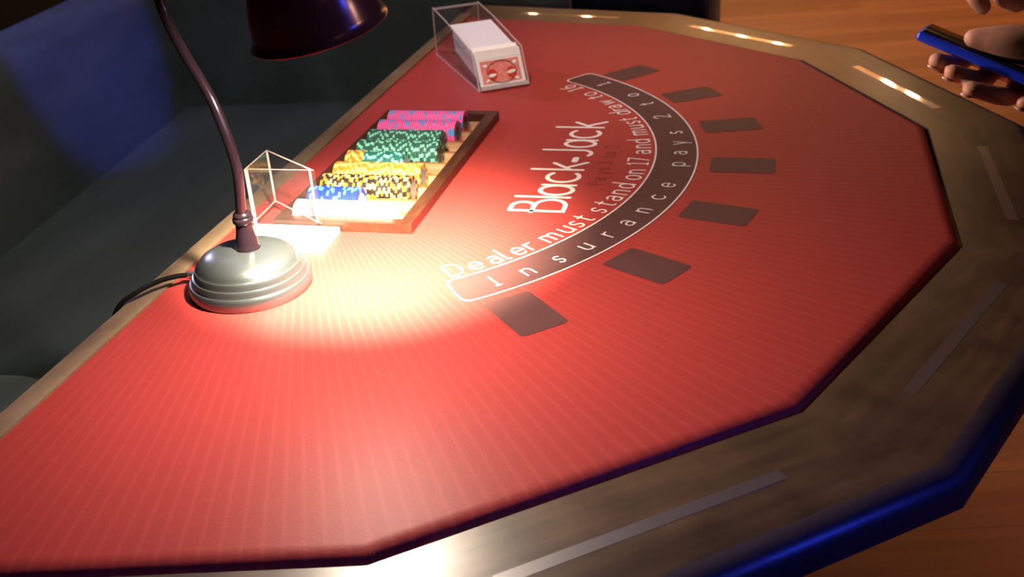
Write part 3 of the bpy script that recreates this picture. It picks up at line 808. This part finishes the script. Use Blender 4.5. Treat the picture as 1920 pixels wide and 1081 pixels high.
rows = [(0, 'pink', 0, 37, 'pink poker chip with blue edge spots in the farther pink row', 'farther row of pink chips'),
        (1, 'pink', 0, 37, 'pink poker chip with blue edge spots in the nearer pink row', 'nearer row of pink chips'),
        (2, 'green', 0, 34, 'dark green poker chip with mint edge spots beside the pink row', 'farther row of green chips'),
        (3, 'green', 0, 37, 'dark green poker chip with mint edge spots in the nearer green row', 'nearer row of green chips'),
        (4, 'orange', 0, 8, 'orange and yellow poker chip at the dealer end of the short teal row', 'orange chips behind the short teal row'),
        (4, 'teal', 8, 18, 'teal green poker chip with aqua edge spots in the short mixed row', 'short row of teal chips'),
        (5, 'yellow', 0, 38, 'yellow and orange speckled poker chip in the long yellow row', 'long row of yellow chips'),
        (6, 'black', 0, 38, 'black poker chip with peach and orange spots', 'row of black and orange chips'),
        (7, 'blue', 0, 21, 'royal blue poker chip with light blue edge spots in the short blue row', 'short row of blue chips'),
        (8, 'white', 0, 40, 'plain white poker chip in the bright row nearest the lamp', 'row of white chips')]
ENDL = {'farther row of pink chips': 'pink poker chip showing its dark face at the end of the farther pink row',
 'nearer row of pink chips': 'pink poker chip showing its dark face at the end of the nearer pink row',
 'farther row of green chips': 'dark green poker chip showing its face at the end of the farther green row',
 'nearer row of green chips': 'dark green poker chip showing its face at the end of the nearer green row',
 'short row of teal chips': 'teal poker chip showing its grey face at the end of the short teal row',
 'long row of yellow chips': 'yellow poker chip showing its grey face at the end of the yellow row',
 'row of black and orange chips': 'black poker chip showing its grey face at the end of the black row',
 'short row of blue chips': 'royal blue poker chip showing its white face at the end of the blue row',
 'row of white chips': 'white poker chip showing its face at the end of the white row'}
rc = random.Random(3)
for ri, kind, s0, n, lab, grp in rows:
    for k in range(n):
        o = bpy.data.objects.new('poker_chip', CM[kind]); C.objects.link(o)
        cz_ = 0.0030
        o.location = (row_x(ri) + rc.uniform(-0.0002, 0.0002), Y0C + (s0 + k + 0.5) * (TH + 0.00005), cz_ + 0.0014)
        o.rotation_euler = (Matrix.Rotation(-PI / 2, 3, 'X') @ Matrix.Rotation(rc.uniform(0, 2 * PI), 3, 'Z')).to_euler()
        if k == n - 1 and kind != 'orange':
            tag(o, ENDL[grp], 'poker chip', grp)
        else:
            tag(o, lab, 'poker chip', grp)

# ------------------------------------------------------------------ desk lamp
LB = Vector((0.360, 0.092, 0.0004))
lamp = empty('desk_lamp', LB)
tag(lamp, 'gooseneck desk lamp with a round stepped metal base and dark bronze shade', 'lamp')
bm = bmesh.new()
add_lathe(bm, [(0, 0), (0.0615, 0), (0.0622, 0.0015), (0.0622, 0.0105), (0.0605, 0.0128), (0.0588, 0.0132), (0.0582, 0.0140), (0.0582, 0.0170), (0.0568, 0.0195), (0.0552, 0.0200), (0.0548, 0.0208), (0.0546, 0.0235), (0.0532, 0.0262), (0.0518, 0.0268), (0.0512, 0.0275),
               (0.0500, 0.0305), (0.0465, 0.0345), (0.040, 0.0382), (0.031, 0.0410), (0.021, 0.0425), (0.013, 0.0430), (0, 0.0430)], 96, Matrix.Translation(LB))
obj('lamp_base', bm, M_pewter, lamp)
bm = bmesh.new()
add_lathe(bm, [(0, 0.0428), (0.0122, 0.0428), (0.0126, 0.0445), (0.0118, 0.0465), (0.0112, 0.048), (0.0108, 0.054), (0.0096, 0.060), (0.0086, 0.0655), (0.0086, 0.070), (0.0102, 0.0715), (0.0106, 0.074), (0.0100, 0.0765), (0.0088, 0.0775), (0.0094, 0.0785), (0.0090, 0.0805), (0.0068, 0.0825), (0, 0.083)], 40, Matrix.Translation(LB + Vector((0.0, 0.004, 0))))
obj('stem_socket', bm, M_neck, lamp)
u = Vector((0.07, 0.163, 0)).normalized()
pl = [(0.004, 0.078), (0.0108, 0.1224), (0.0074, 0.1513), (0.0007, 0.175), (-0.009, 0.1991), (-0.0355, 0.2383), (-0.0490, 0.2624), (-0.0565, 0.2869), (-0.0560, 0.325), (-0.040, 0.365), (-0.008, 0.396), (0.035, 0.412), (0.08, 0.412), (0.118, 0.400), (0.146, 0.381)]
NS = Vector((-0.141, 0.145, -0.979)).normalized()            # the way the shade opens
RIM = Vector((0.4430, 0.2440, 0.2835))
path = [LB * 1 + u * s + Vector((0, 0, z)) for s, z in pl]
top = RIM - NS * 0.094
path.append(top - NS * 0.006)
bm = bmesh.new(); add_tube(bm, catmull(path, 8), 0.0052, 16); obj('gooseneck', bm, M_neck, lamp)
zz = -NS; xx = zz.orthogonal().normalized(); yy = zz.cross(xx)
MS = frame_mat(RIM, xx, yy, zz)
bm = bmesh.new()
add_lathe(bm, [(0.0568, 0.0008), (0.0578, 0.0), (0.0584, 0.0012), (0.0576, 0.0026), (0.0560, 0.0040), (0.0548, 0.010), (0.0530, 0.020), (0.0500, 0.032), (0.0455, 0.045), (0.0385, 0.057), (0.0295, 0.066), (0.019, 0.072), (0.0155, 0.074), (0.0155, 0.088), (0.013, 0.094), (0.0, 0.095)], 96, MS)
obj('lamp_shade', bm, M_shadepaint, lamp)
bm = bmesh.new()
add_lathe(bm, [(0.0566, 0.0010), (0.0540, 0.010), (0.0521, 0.020), (0.0491, 0.032), (0.0446, 0.0445), (0.0376, 0.056), (0.0286, 0.065), (0.018, 0.070), (0.0, 0.0705)], 96, MS)
obj('shade_lining', bm, M_shade_in, lamp)
bm = bmesh.new()
add_lathe(bm, [(0, 0.068), (0.012, 0.068), (0.012, 0.052), (0.0105, 0.050), (0, 0.050)], 24, MS)
obj('bulb_socket', bm, M_black, lamp)
bm = bmesh.new()
add_lathe(bm, [(0, 0.050), (0.0085, 0.049), (0.010, 0.044), (0.0155, 0.034), (0.0185, 0.026), (0.0180, 0.018), (0.0145, 0.0115), (0.008, 0.008), (0, 0.007)], 32, MS)
obj('light_bulb', bm, M_bulb, lamp)
bm = bmesh.new()
cab = [(0.3010, 0.0700, 0.0075), (0.3040, 0.0700, 0.0075)]
ce = Vector((0.362, 0.0305, 0.0085))
add_tube(bm, [LB + Vector((0.001, -0.060, 0.009)), LB + Vector((0.0015, -0.066, 0.0095)), LB + Vector((0.002, -0.071, 0.0095))], 0.0042, 14)
obj('cable_grip', bm, M_silver, lamp)
bm = bmesh.new()
add_tube(bm, catmull([(0.362, 0.0235, 0.0099), (0.372, 0.0155, 0.0130), (0.386, 0.0065, 0.0150), (0.400, -0.0020, 0.0145), (0.412, -0.0100, 0.0118), (0.4205, -0.0190, 0.0068), (0.426, -0.0258, -0.002), (0.429, -0.0292, -0.016), (0.434, -0.0315, -0.06), (0.452, -0.036, -0.25), (0.47, -0.045, -0.5), (0.48, -0.06, FLOOR_Z + 0.004), (0.5, -0.16, FLOOR_Z + 0.003)], 8), 0.0026, 12)
obj('power_cable', bm, M_black, lamp)

# ------------------------------------------------------------------ discard holder (clear acrylic)
dh = empty('discard_holder', (0.215, 0.08, 0.0004))
tag(dh, 'clear acrylic three-cornered discard holder on a flat base between lamp and chip tray', 'card holder')
bm = bmesh.new(); 
pp = rounded([Vector((0.2205, 0.031)), Vector((0.2795, 0.033)), Vector((0.2795, 0.1375)), Vector((0.2205, 0.1355))], 0.003)
add_prism(bm, [(p.x, p.y, 0.0005) for p in pp], (0, 0, 0.0058))
obj('base_plate', bm, M_white_plastic, dh, smooth=False)
tri_ = [Vector((0.1635, 0.031)), Vector((0.2275, 0.033)), Vector((0.2252, 0.1168))]
cen = sum(tri_, Vector((0, 0))) / 3
T_ = 0.0022
def inset(P, t):
    out = []
    for i in range(3):
        p, a, b = P[i], P[i - 1], P[(i + 1) % 3]
        d0, d1 = (p - a).normalized(), (b - p).normalized()
        n0, n1 = Vector((-d0.y, d0.x)), Vector((-d1.y, d1.x))
        if n0.dot(cen - p) < 0: n0, n1 = -n0, -n1
        bis = (n0 + n1).normalized(); out.append(p + bis * t / max(0.25, bis.dot(n0)))
    return out
ti = inset(tri_, T_)
for k in range(3):
    a, b, c, d = tri_[k], tri_[(k + 1) % 3], ti[(k + 1) % 3], ti[k]
    z0 = 0.0064 if k == 1 else 0.0120
    bm = bmesh.new(); add_prism(bm, [(p.x, p.y, z0) for p in (a, b, c, d)], (0, 0, 0.0755 - z0))
    bm.normal_update()
    for f in bm.faces:
        if f.calc_area() < 0.00042: f.material_index = 1
    obj('side_panel', bm, [M_acryl, M_acryl_edge], dh, smooth=False)

for p, z0 in ((ti[0], 0.0120), (ti[1], 0.0064), (ti[2], 0.0120)):
    bm = bmesh.new(); add_box(bm, p.x - 0.0009, p.x + 0.0009, p.y - 0.0009, p.y + 0.0009, z0, 0.0750)
    obj('glued_corner', bm, M_acryl_edge, dh, smooth=False)

# ------------------------------------------------------------------ dealing shoe
SO = Vector((-0.3112, 0.1562, 0.0004)); wx = Vector((-0.52751, 0.84955, 0)).normalized(); ly = Vector((-0.84955, -0.52751, 0)).normalized()
SW = 0.0832
shoe = empty('dealing_shoe', SO + wx * SW / 2 + ly * 0.13)
tag(shoe, 'clear acrylic dealing shoe holding red-backed playing cards at the far end of the felt', 'card shoe')
def sp3(x, y, z): return SO + wx * x + ly * y + Vector((0, 0, z))
side = [(0.0, 0.0), (0.256, 0.0), (0.256, 0.0815), (0.170, 0.0745), (0.044, 0.0575), (0.028, 0.0555), (0.002, 0.006)]
tk = 0.0024
for x0 in (0.0, SW - tk):
    bm = bmesh.new(); add_prism(bm, [sp3(x0, y, z) for y, z in side], wx * tk)
    bm.normal_update()
    for f in bm.faces:
        if abs(f.normal.dot(wx)) < 0.5: f.material_index = 1
    obj('side_panel', bm, [M_acryl, M_acryl_edge], shoe, smooth=False)
def plate(name, y0, z0, y1, z1, th, m, x0=tk + 0.0002, x1=SW - tk - 0.0002, parent=None):
    d = Vector((y1 - y0, z1 - z0)).normalized(); nn = Vector((-d.y, d.x)) * th
    bm = bmesh.new()
    add_prism(bm, [sp3(x0, y0, z0), sp3(x0, y1, z1), sp3(x0, y1 + nn.x, z1 + nn.y), sp3(x0, y0 + nn.x, z0 + nn.y)], wx * (x1 - x0))
    return obj(name, bm, m, parent or shoe, smooth=False)
plate('base_panel', 0.002, 0.0004, 0.254, 0.0004, 0.0024, M_acryl)
plate('back_panel', 0.2555, 0.003, 0.2555, 0.0775, 0.0024, M_acryl)
plate('back_rim', 0.2525, 0.078, 0.2525, 0.0812, 0.0020, M_acryl_edge)
plate('card_ramp', 0.012, 0.0045, 0.235, 0.040, 0.0020, M_acryl)
plate('front_lip', -0.0035, 0.0006, -0.0005, 0.0058, 0.006, M_acryl_edge)
# white sliding wedge on top
wedge = plate('card_weight', 0.044, 0.0500, 0.167, 0.0665, 0.0024, M_white_plastic, 0.006, SW - 0.006)
# the pack of cards stands in the shoe leaning on the sloping front
sl = Vector((0.030, 0.0545)).normalized()
bm = bmesh.new()
add_prism(bm, [sp3(0.0075, y, z) for y, z in ((0.0045, 0.0065), (0.150, 0.030), (0.160, 0.0600), (0.046, 0.0480), (0.0290, 0.0525))], wx * (SW - 0.015))
obj('card_pack', bm, M_card_edge, shoe, smooth=False)
# front plate and the visible top card
bm = bmesh.new()
FO = Vector((0.0020, 0.0045)); FD = Vector((0.0285, 0.0515)).normalized()
def fp(x, s, off): # point on the sloping front: x across, s up the slope, off outward
    nrm = Vector((-FD.y, FD.x)); p = FO + FD * s + nrm * off
    return sp3(x, p.x, p.y)
cw0, cw1 = 0.0045, SW - 0.0045
pc = rounded([Vector((cw0, 0.0)), Vector((cw1, 0.0)), Vector((cw1, 0.0575)), Vector((cw0, 0.0575))], 0.003)
bm.faces.new([bm.verts.new(fp(p.x, p.y, 0.0006)) for p in pc])
r0 = bmesh.ops.extrude_face_region(bm, geom=bm.faces[:]); 
for v_ in [g for g in r0['geom'] if isinstance(g, bmesh.types.BMVert)]: v_.co = v_.co - (fp(0, 0, 0.0009) - fp(0, 0, 0))
card = obj('playing_card', bm, M_card_white, shoe, smooth=False)
bm = bmesh.new()
vsx = [(cw0 + 0.0055, 0.0045), (cw1 - 0.0055, 0.0045), (cw1 - 0.0055, 0.0405), (cw1 - 0.023, 0.0405), (cw0 + 0.028, 0.0405), (cw0 + 0.0055, 0.0405)]
bm.faces.new([bm.verts.new(fp(x, s, 0.0009)) for x, s in vsx])
obj('card_back_pattern', bm, M_card_red, card, smooth=False)
xc = SW / 2 + 0.001
bm = bmesh.new()
for cx_, cs_, rx_, ry_ in ((xc - 0.0155, 0.018, 0.0078, 0.0095), (xc + 0.0155, 0.018, 0.0078, 0.0095)):
    bm.faces.new([bm.verts.new(fp(cx_ + rx_ * math.cos(a * PI / 12), cs_ + ry_ * math.sin(a * PI / 12), 0.0011)) for a in range(24)])
obj('red_medallion', bm, M_card_deep, card, smooth=False)
bm = bmesh.new()
for cx_, cs_, rx_, ry_, tilt in ((xc - 0.0165, 0.017, 0.0075, 0.0026, 0.15), (xc + 0.0155, 0.0195, 0.0078, 0.0026, 0.15), (cw0 + 0.013, 0.033, 0.004, 0.0022, 0), (cw1 - 0.013, 0.034, 0.004, 0.0026, 0.5), (cw0 + 0.0135, 0.0095, 0.004, 0.0018, 0.4), (cw1 - 0.0135, 0.0085, 0.004, 0.0018, -0.4)):
    pts = []
    for a in range(16):
        ex, ey = rx_ * math.cos(a * PI / 8), ry_ * math.sin(a * PI / 8)
        pts.append(bm.verts.new(fp(cx_ + ex * math.cos(tilt) - ey * math.sin(tilt), cs_ + ex * math.sin(tilt) + ey * math.cos(tilt), 0.0013)))
    bm.faces.new(pts)
obj('white_flourish', bm, M_card_white, card, smooth=False)
bm = bmesh.new()
ringp = [(xc + 0.0235 * math.cos(a * PI / 20), 0.0215 + 0.0175 * math.sin(a * PI / 20)) for a in range(-5, 46)]
add_tube(bm, [fp(x, s, 0.0016) for x, s in ringp[:46]], 0.0005, 6)
obj('finger_cutout', bm, M_print_dark, shoe)
# upper white front plate
plate('front_plate', 0.0235, 0.0430, 0.0440, 0.0565, 0.0014, M_white_plastic, 0.005, SW - 0.005)

# ------------------------------------------------------------------ phone
PX = Vector((0.0251, 0.0932, -0.0348)).normalized()
vdir = (Vector((0.3620, 0.7630, 0.2360)) - CAM_LOC).normalized()
PY0 = (vdir - PX * vdir.dot(PX)).normalized()
PZ0 = PX.cross(PY0)
if PZ0.z < 0: PZ0 = -PZ0
tilt = R(7)
PY = (PY0 * math.cos(tilt) + PZ0 * math.sin(tilt)).normalized(); PZ = PX.cross(PY)
if PZ.z < 0: PZ = -PZ
PO = Vector((0.3495, 0.7168, 0.2531))
MPH = frame_mat(PO, PX, PY, PZ)
ph = empty('mobile_phone', PO)
tag(ph, 'smartphone in a glossy blue case held above the far side of the rail', 'phone')
bm = bmesh.new(); add_box(bm, -0.002, 0.134, -0.002, 0.064, -0.0045, 0.0035, 0.0030, 4, MPH); obj('phone_case', bm, M_blue_case, ph)
bm = bmesh.new(); add_box(bm, 0.001, 0.131, 0.001, 0.061, 0.0030, 0.0050, 0.0008, 2, MPH); obj('phone_screen', bm, M_screen, ph)

# ------------------------------------------------------------------ person holding the phone
def limb(bm, pts, radii, seg=14, n=5):
    """tapered capsule chain with round ends"""
    P = catmull(pts, n); rr = []
    m_ = len(pts) - 1
    for i in range(len(P)):
        t = i / n; k = min(int(t), m_ - 1); f = t - k
        rr.append(radii[k] * (1 - f) + radii[k + 1] * f)
    d0 = (P[0] - P[1]).normalized(); d1 = (P[-1] - P[-2]).normalized()
    head = [(P[0] + d0 * rr[0] * math.sin(a), rr[0] * math.cos(a)) for a in (1.35, 1.0, 0.5)]
    tail = [(P[-1] + d1 * rr[-1] * math.sin(a), rr[-1] * math.cos(a)) for a in (0.5, 1.0, 1.35)]
    Q = [h[0] for h in head] + P + [t_[0] for t_ in tail]; RR = [h[1] for h in head] + rr + [t_[1] for t_ in tail]
    add_tube(bm, Q, 0, seg, radii=RR)
def ell(bm, c, r, Mr=None, seg=20):
    re = bmesh.ops.create_uvsphere(bm, u_segments=seg, v_segments=seg // 2 + 2, radius=1)
    for v_ in re['verts']:
        p = Vector((v_.co.x * r[0], v_.co.y * r[1], v_.co.z * r[2]))
        if Mr: p = Mr @ p
        v_.co = p + Vector(c)
person = empty('person', (-0.02, 1.42, FLOOR_Z))
tag(person, 'person in dark clothes holding a blue phone with curled fingers over the table rail', 'person')
bm = bmesh.new()
V = Vector
# right hand: palm beyond the phone, fingers passing under it, thumb on top
def onphone(x, y, z): return MPH @ V((x, y, z))
WR = V((0.232, 0.905, 0.214)); 
palm_c = [onphone(0.075, 0.060, 0.001), onphone(0.118, 0.062, -0.002)]
limb(bm, [WR, (WR + onphone(0.12, 0.095, 0.0)) / 2, onphone(0.110, 0.089, 0.002)], [0.023, 0.024, 0.022])
limb(bm, [onphone(0.045, 0.079, -0.004), onphone(0.085, 0.083, -0.004), onphone(0.125, 0.083, -0.008)], [0.0125, 0.017, 0.016])
limb(bm, [onphone(0.060, 0.078, 0.003), onphone(0.095, 0.085, 0.006), onphone(0.13, 0.090, 0.0)], [0.0135, 0.017, 0.018])
# thumb and its ball
limb(bm, [onphone(0.144, 0.078, 0.020), onphone(0.096, 0.036, 0.0235), onphone(0.062, 0.014, 0.0185), onphone(0.038, 0.005, 0.0130)], [0.020, 0.0185, 0.0142, 0.0080])
limb(bm, [onphone(0.142, 0.087, 0.014), onphone(0.108, 0.056, 0.020), onphone(0.085, 0.045, 0.017)], [0.018, 0.0135, 0.0085])
FING = [
 [(0.040, 0.076, -0.008), (0.034, 0.045, -0.0155), (0.026, 0.012, -0.0150), (0.021, -0.0035, -0.0125)],
 [(0.062, 0.078, -0.010), (0.060, 0.045, -0.0175), (0.052, 0.008, -0.0165), (0.036, -0.011, -0.0150)],
 [(0.086, 0.080, -0.012), (0.086, 0.045, -0.0195), (0.077, 0.006, -0.0195), (0.054, -0.014, -0.0205)],
 [(0.110, 0.082, -0.014), (0.112, 0.050, -0.019), (0.106, 0.016, -0.018), (0.094, -0.004, -0.0165)]]
FR = [[0.0092, 0.0085, 0.0080, 0.0070], [0.0094, 0.0086, 0.0080, 0.0070], [0.0090, 0.0083, 0.0077, 0.0067], [0.0080, 0.0072, 0.0066, 0.0058]]
for f_, r_ in zip(FING, FR): limb(bm, [onphone(*p) for p in f_], r_)
EL = V((0.105, 1.085, 0.150)); SH = V((-0.115, 1.290, 0.43)); 
limb(bm, [WR, WR * 0.5 + EL * 0.5, EL], [0.0235, 0.034, 0.038])
limb(bm, [EL, (EL + SH) / 2, SH], [0.038, 0.044, 0.052])
# left hand above, forefinger reaching towards the screen
LW = V((0.195, 0.885, 0.330)); LE = V((-0.02, 1.10, 0.40)); LS = V((-0.24, 1.30, 0.43))
LE = V((0.02, 1.17, 0.235))
h2 = lambda px, py, d: None
k0, k1, k2 = V((0.2764, 0.8184, 0.2830)), V((0.3054, 0.7931, 0.2760)), V((0.3130, 0.7779, 0.2700))
limb(bm, [LW, (LW + k0) / 2, k0], [0.022, 0.024, 0.019])
limb(bm, [k0 + V((0.004, -0.010, 0.010)), V((0.318, 0.770, 0.296)), V((0.330, 0.757, 0.283)), V((0.327, 0.765, 0.270))], [0.0095, 0.0085, 0.0080, 0.0068])
limb(bm, [k0 + V((-0.008, 0.0, 0.004)), V((0.297, 0.785, 0.289)), V((0.316, 0.780, 0.277)), V((0.308, 0.793, 0.267))], [0.0098, 0.0088, 0.0082, 0.0070])
limb(bm, [k0 + V((-0.016, 0.010, 0.0)), V((0.282, 0.800, 0.281)), V((0.303, 0.801, 0.270)), V((0.297, 0.813, 0.262))], [0.0094, 0.0084, 0.0078, 0.0068])
limb(bm, [k0 + V((-0.022, 0.020, -0.006)), V((0.270, 0.815, 0.274)), V((0.288, 0.820, 0.264)), V((0.283, 0.830, 0.258))], [0.0084, 0.0074, 0.0068, 0.0060])
limb(bm, [V((0.235, 0.850, 0.325)), V((0.268, 0.812, 0.318)), V((0.296, 0.786, 0.311)), V((0.315, 0.766, 0.305))], [0.013, 0.0105, 0.009, 0.0075])
limb(bm, [LW, LW * 0.5 + LE * 0.5, LE], [0.0225, 0.033, 0.037])
LS = V((0.165, 1.50, 0.43))
limb(bm, [LE, (LE + LS) / 2 + V((0.03, 0.02, 0)), LS], [0.037, 0.043, 0.050])
# torso, neck, head
TC = V((0.02, 1.40, 0.0))
fwd = V((0.42, -0.62, 0)).normalized(); rt = V((fwd.y, -fwd.x, 0))
SH2 = TC + V((0, 0, 0.43))
Mf = Matrix(((rt.x, fwd.x, 0), (rt.y, fwd.y, 0), (0, 0, 1)))
ell(bm, TC + V((0, 0, 0.30)), (0.155, 0.092, 0.185), Mf, 28)
ell(bm, TC + V((0, 0, 0.10)), (0.135, 0.088, 0.20), Mf, 28)
limb(bm, [SH, TC + V((0, 0, 0.45)), LS], [0.048, 0.055, 0.048])
HC = TC + fwd * 0.045 + V((0, 0, 0.645))
limb(bm, [TC + V((0, 0, 0.44)), TC + fwd * 0.015 + V((0, 0, 0.52)), HC - V((0, 0, 0.04))], [0.056, 0.048, 0.050])
ell(bm, HC, (0.066, 0.080, 0.098), Mf, 28)
ell(bm, HC + fwd * 0.028 - V((0, 0, 0.045)), (0.046, 0.046, 0.050), Mf, 20)
limb(bm, [HC + fwd * 0.076 + V((0, 0, 0.012)), HC + fwd * 0.092 - V((0, 0, 0.018))], [0.006, 0.011])
for s in (-1, 1): ell(bm, HC + rt * 0.067 * s - V((0, 0, 0.002)), (0.009, 0.018, 0.028), Mf, 14)
me_body = obj('body', bm, M_skin, person)
rm = me_body.modifiers.new('remesh', 'REMESH'); rm.mode = 'VOXEL'; rm.voxel_size = 0.0027; rm.use_smooth_shade = True
smm = me_body.modifiers.new('smooth', 'SMOOTH'); smm.factor = 0.5; smm.iterations = 3
# nails on the visible fingers
for f_, r_ in zip(FING, FR):
    a, b = onphone(*f_[-2]), onphone(*f_[-1])
    d = (b - a).normalized(); outw = (-PZ - d * (-PZ).dot(d)).normalized()
    sd = d.cross(outw)
    bm = bmesh.new()
    ell(bm, b + outw * (r_[-1] * 0.86) + d * 0.001, (1, 1, 1), Matrix(((d.x * 0.0050, sd.x * 0.0042, outw.x * 0.0014), (d.y * 0.0050, sd.y * 0.0042, outw.y * 0.0014), (d.z * 0.0050, sd.z * 0.0042, outw.z * 0.0014))), 14)
    obj('fingernail', bm, M_nail, me_body)
# clothes
bm = bmesh.new()
ell(bm, TC + V((0, 0, 0.30)), (0.172, 0.108, 0.196), Mf, 28)
ell(bm, TC + V((0, 0, 0.18)), (0.160, 0.108, 0.20), Mf, 28)
ell(bm, TC + V((0, 0, 0.06)), (0.156, 0.108, 0.22), Mf, 28)
limb(bm, [SH, TC + V((0, 0, 0.442)), LS], [0.062, 0.070, 0.062])
limb(bm, [EL * 0.72 + SH * 0.28, (EL + SH) / 2, SH], [0.054, 0.058, 0.066])
limb(bm, [LE * 0.72 + LS * 0.28, (LE + LS) / 2 + V((0.03, 0.02, 0)), LS], [0.054, 0.058, 0.064])
sh_ = obj('shirt', bm, M_shirt, person)
rm = sh_.modifiers.new('remesh', 'REMESH'); rm.mode = 'VOXEL'; rm.voxel_size = 0.007; rm.use_smooth_shade = True
smm = sh_.modifiers.new('smooth', 'SMOOTH'); smm.factor = 0.5; smm.iterations = 6
bm = bmesh.new()
ell(bm, TC + V((0, 0, -0.07)), (0.148, 0.105, 0.12), Mf, 24)
for s in (-1, 1):
    hp = TC + rt * 0.078 * s
    limb(bm, [hp + V((0, 0, -0.10)), hp + V((0, 0, -0.36)) + fwd * 0.01 + rt * 0.01 * s, V((hp.x, hp.y, FLOOR_Z + 0.05)) + rt * 0.015 * s], [0.078, 0.060, 0.045])
tr_ = obj('trousers', bm, M_trouser, person)
rm = tr_.modifiers.new('remesh', 'REMESH'); rm.mode = 'VOXEL'; rm.voxel_size = 0.009; rm.use_smooth_shade = True
for s in (-1, 1):
    hp = TC + rt * (0.078 + 0.015) * s
    bm = bmesh.new(); limb(bm, [V((hp.x, hp.y, FLOOR_Z + 0.037)) - fwd * 0.03, V((hp.x, hp.y, FLOOR_Z + 0.034)) + fwd * 0.05, V((hp.x, hp.y, FLOOR_Z + 0.030)) + fwd * 0.13], [0.034, 0.034, 0.027]); obj('shoe', bm, M_shoe, person)
bm = bmesh.new(); ell(bm, HC + V((0, 0, 0.024)) - fwd * 0.014, (0.073, 0.080, 0.088), Mf, 28); obj('hair', bm, M_hair, person)
for s in (-1, 1):
    bm = bmesh.new(); ell(bm, HC + fwd * 0.0735 + rt * 0.026 * s + V((0, 0, 0.004)), (0.011, 0.006, 0.006), Mf, 14); obj('eye', bm, M_eye, person)
bm = bmesh.new(); ell(bm, HC + fwd * 0.0745 - V((0, 0, 0.050)), (0.020, 0.006, 0.006), Mf, 14); obj('mouth', bm, M_lip, person)

# ------------------------------------------------------------------ bring the place to real size
S = Matrix.Scale(K, 4)
for o in list(sc.objects):
    if o.parent is None and o.type in ('MESH', 'EMPTY'):
        o.location = o.location * K
        o.scale = o.scale * K
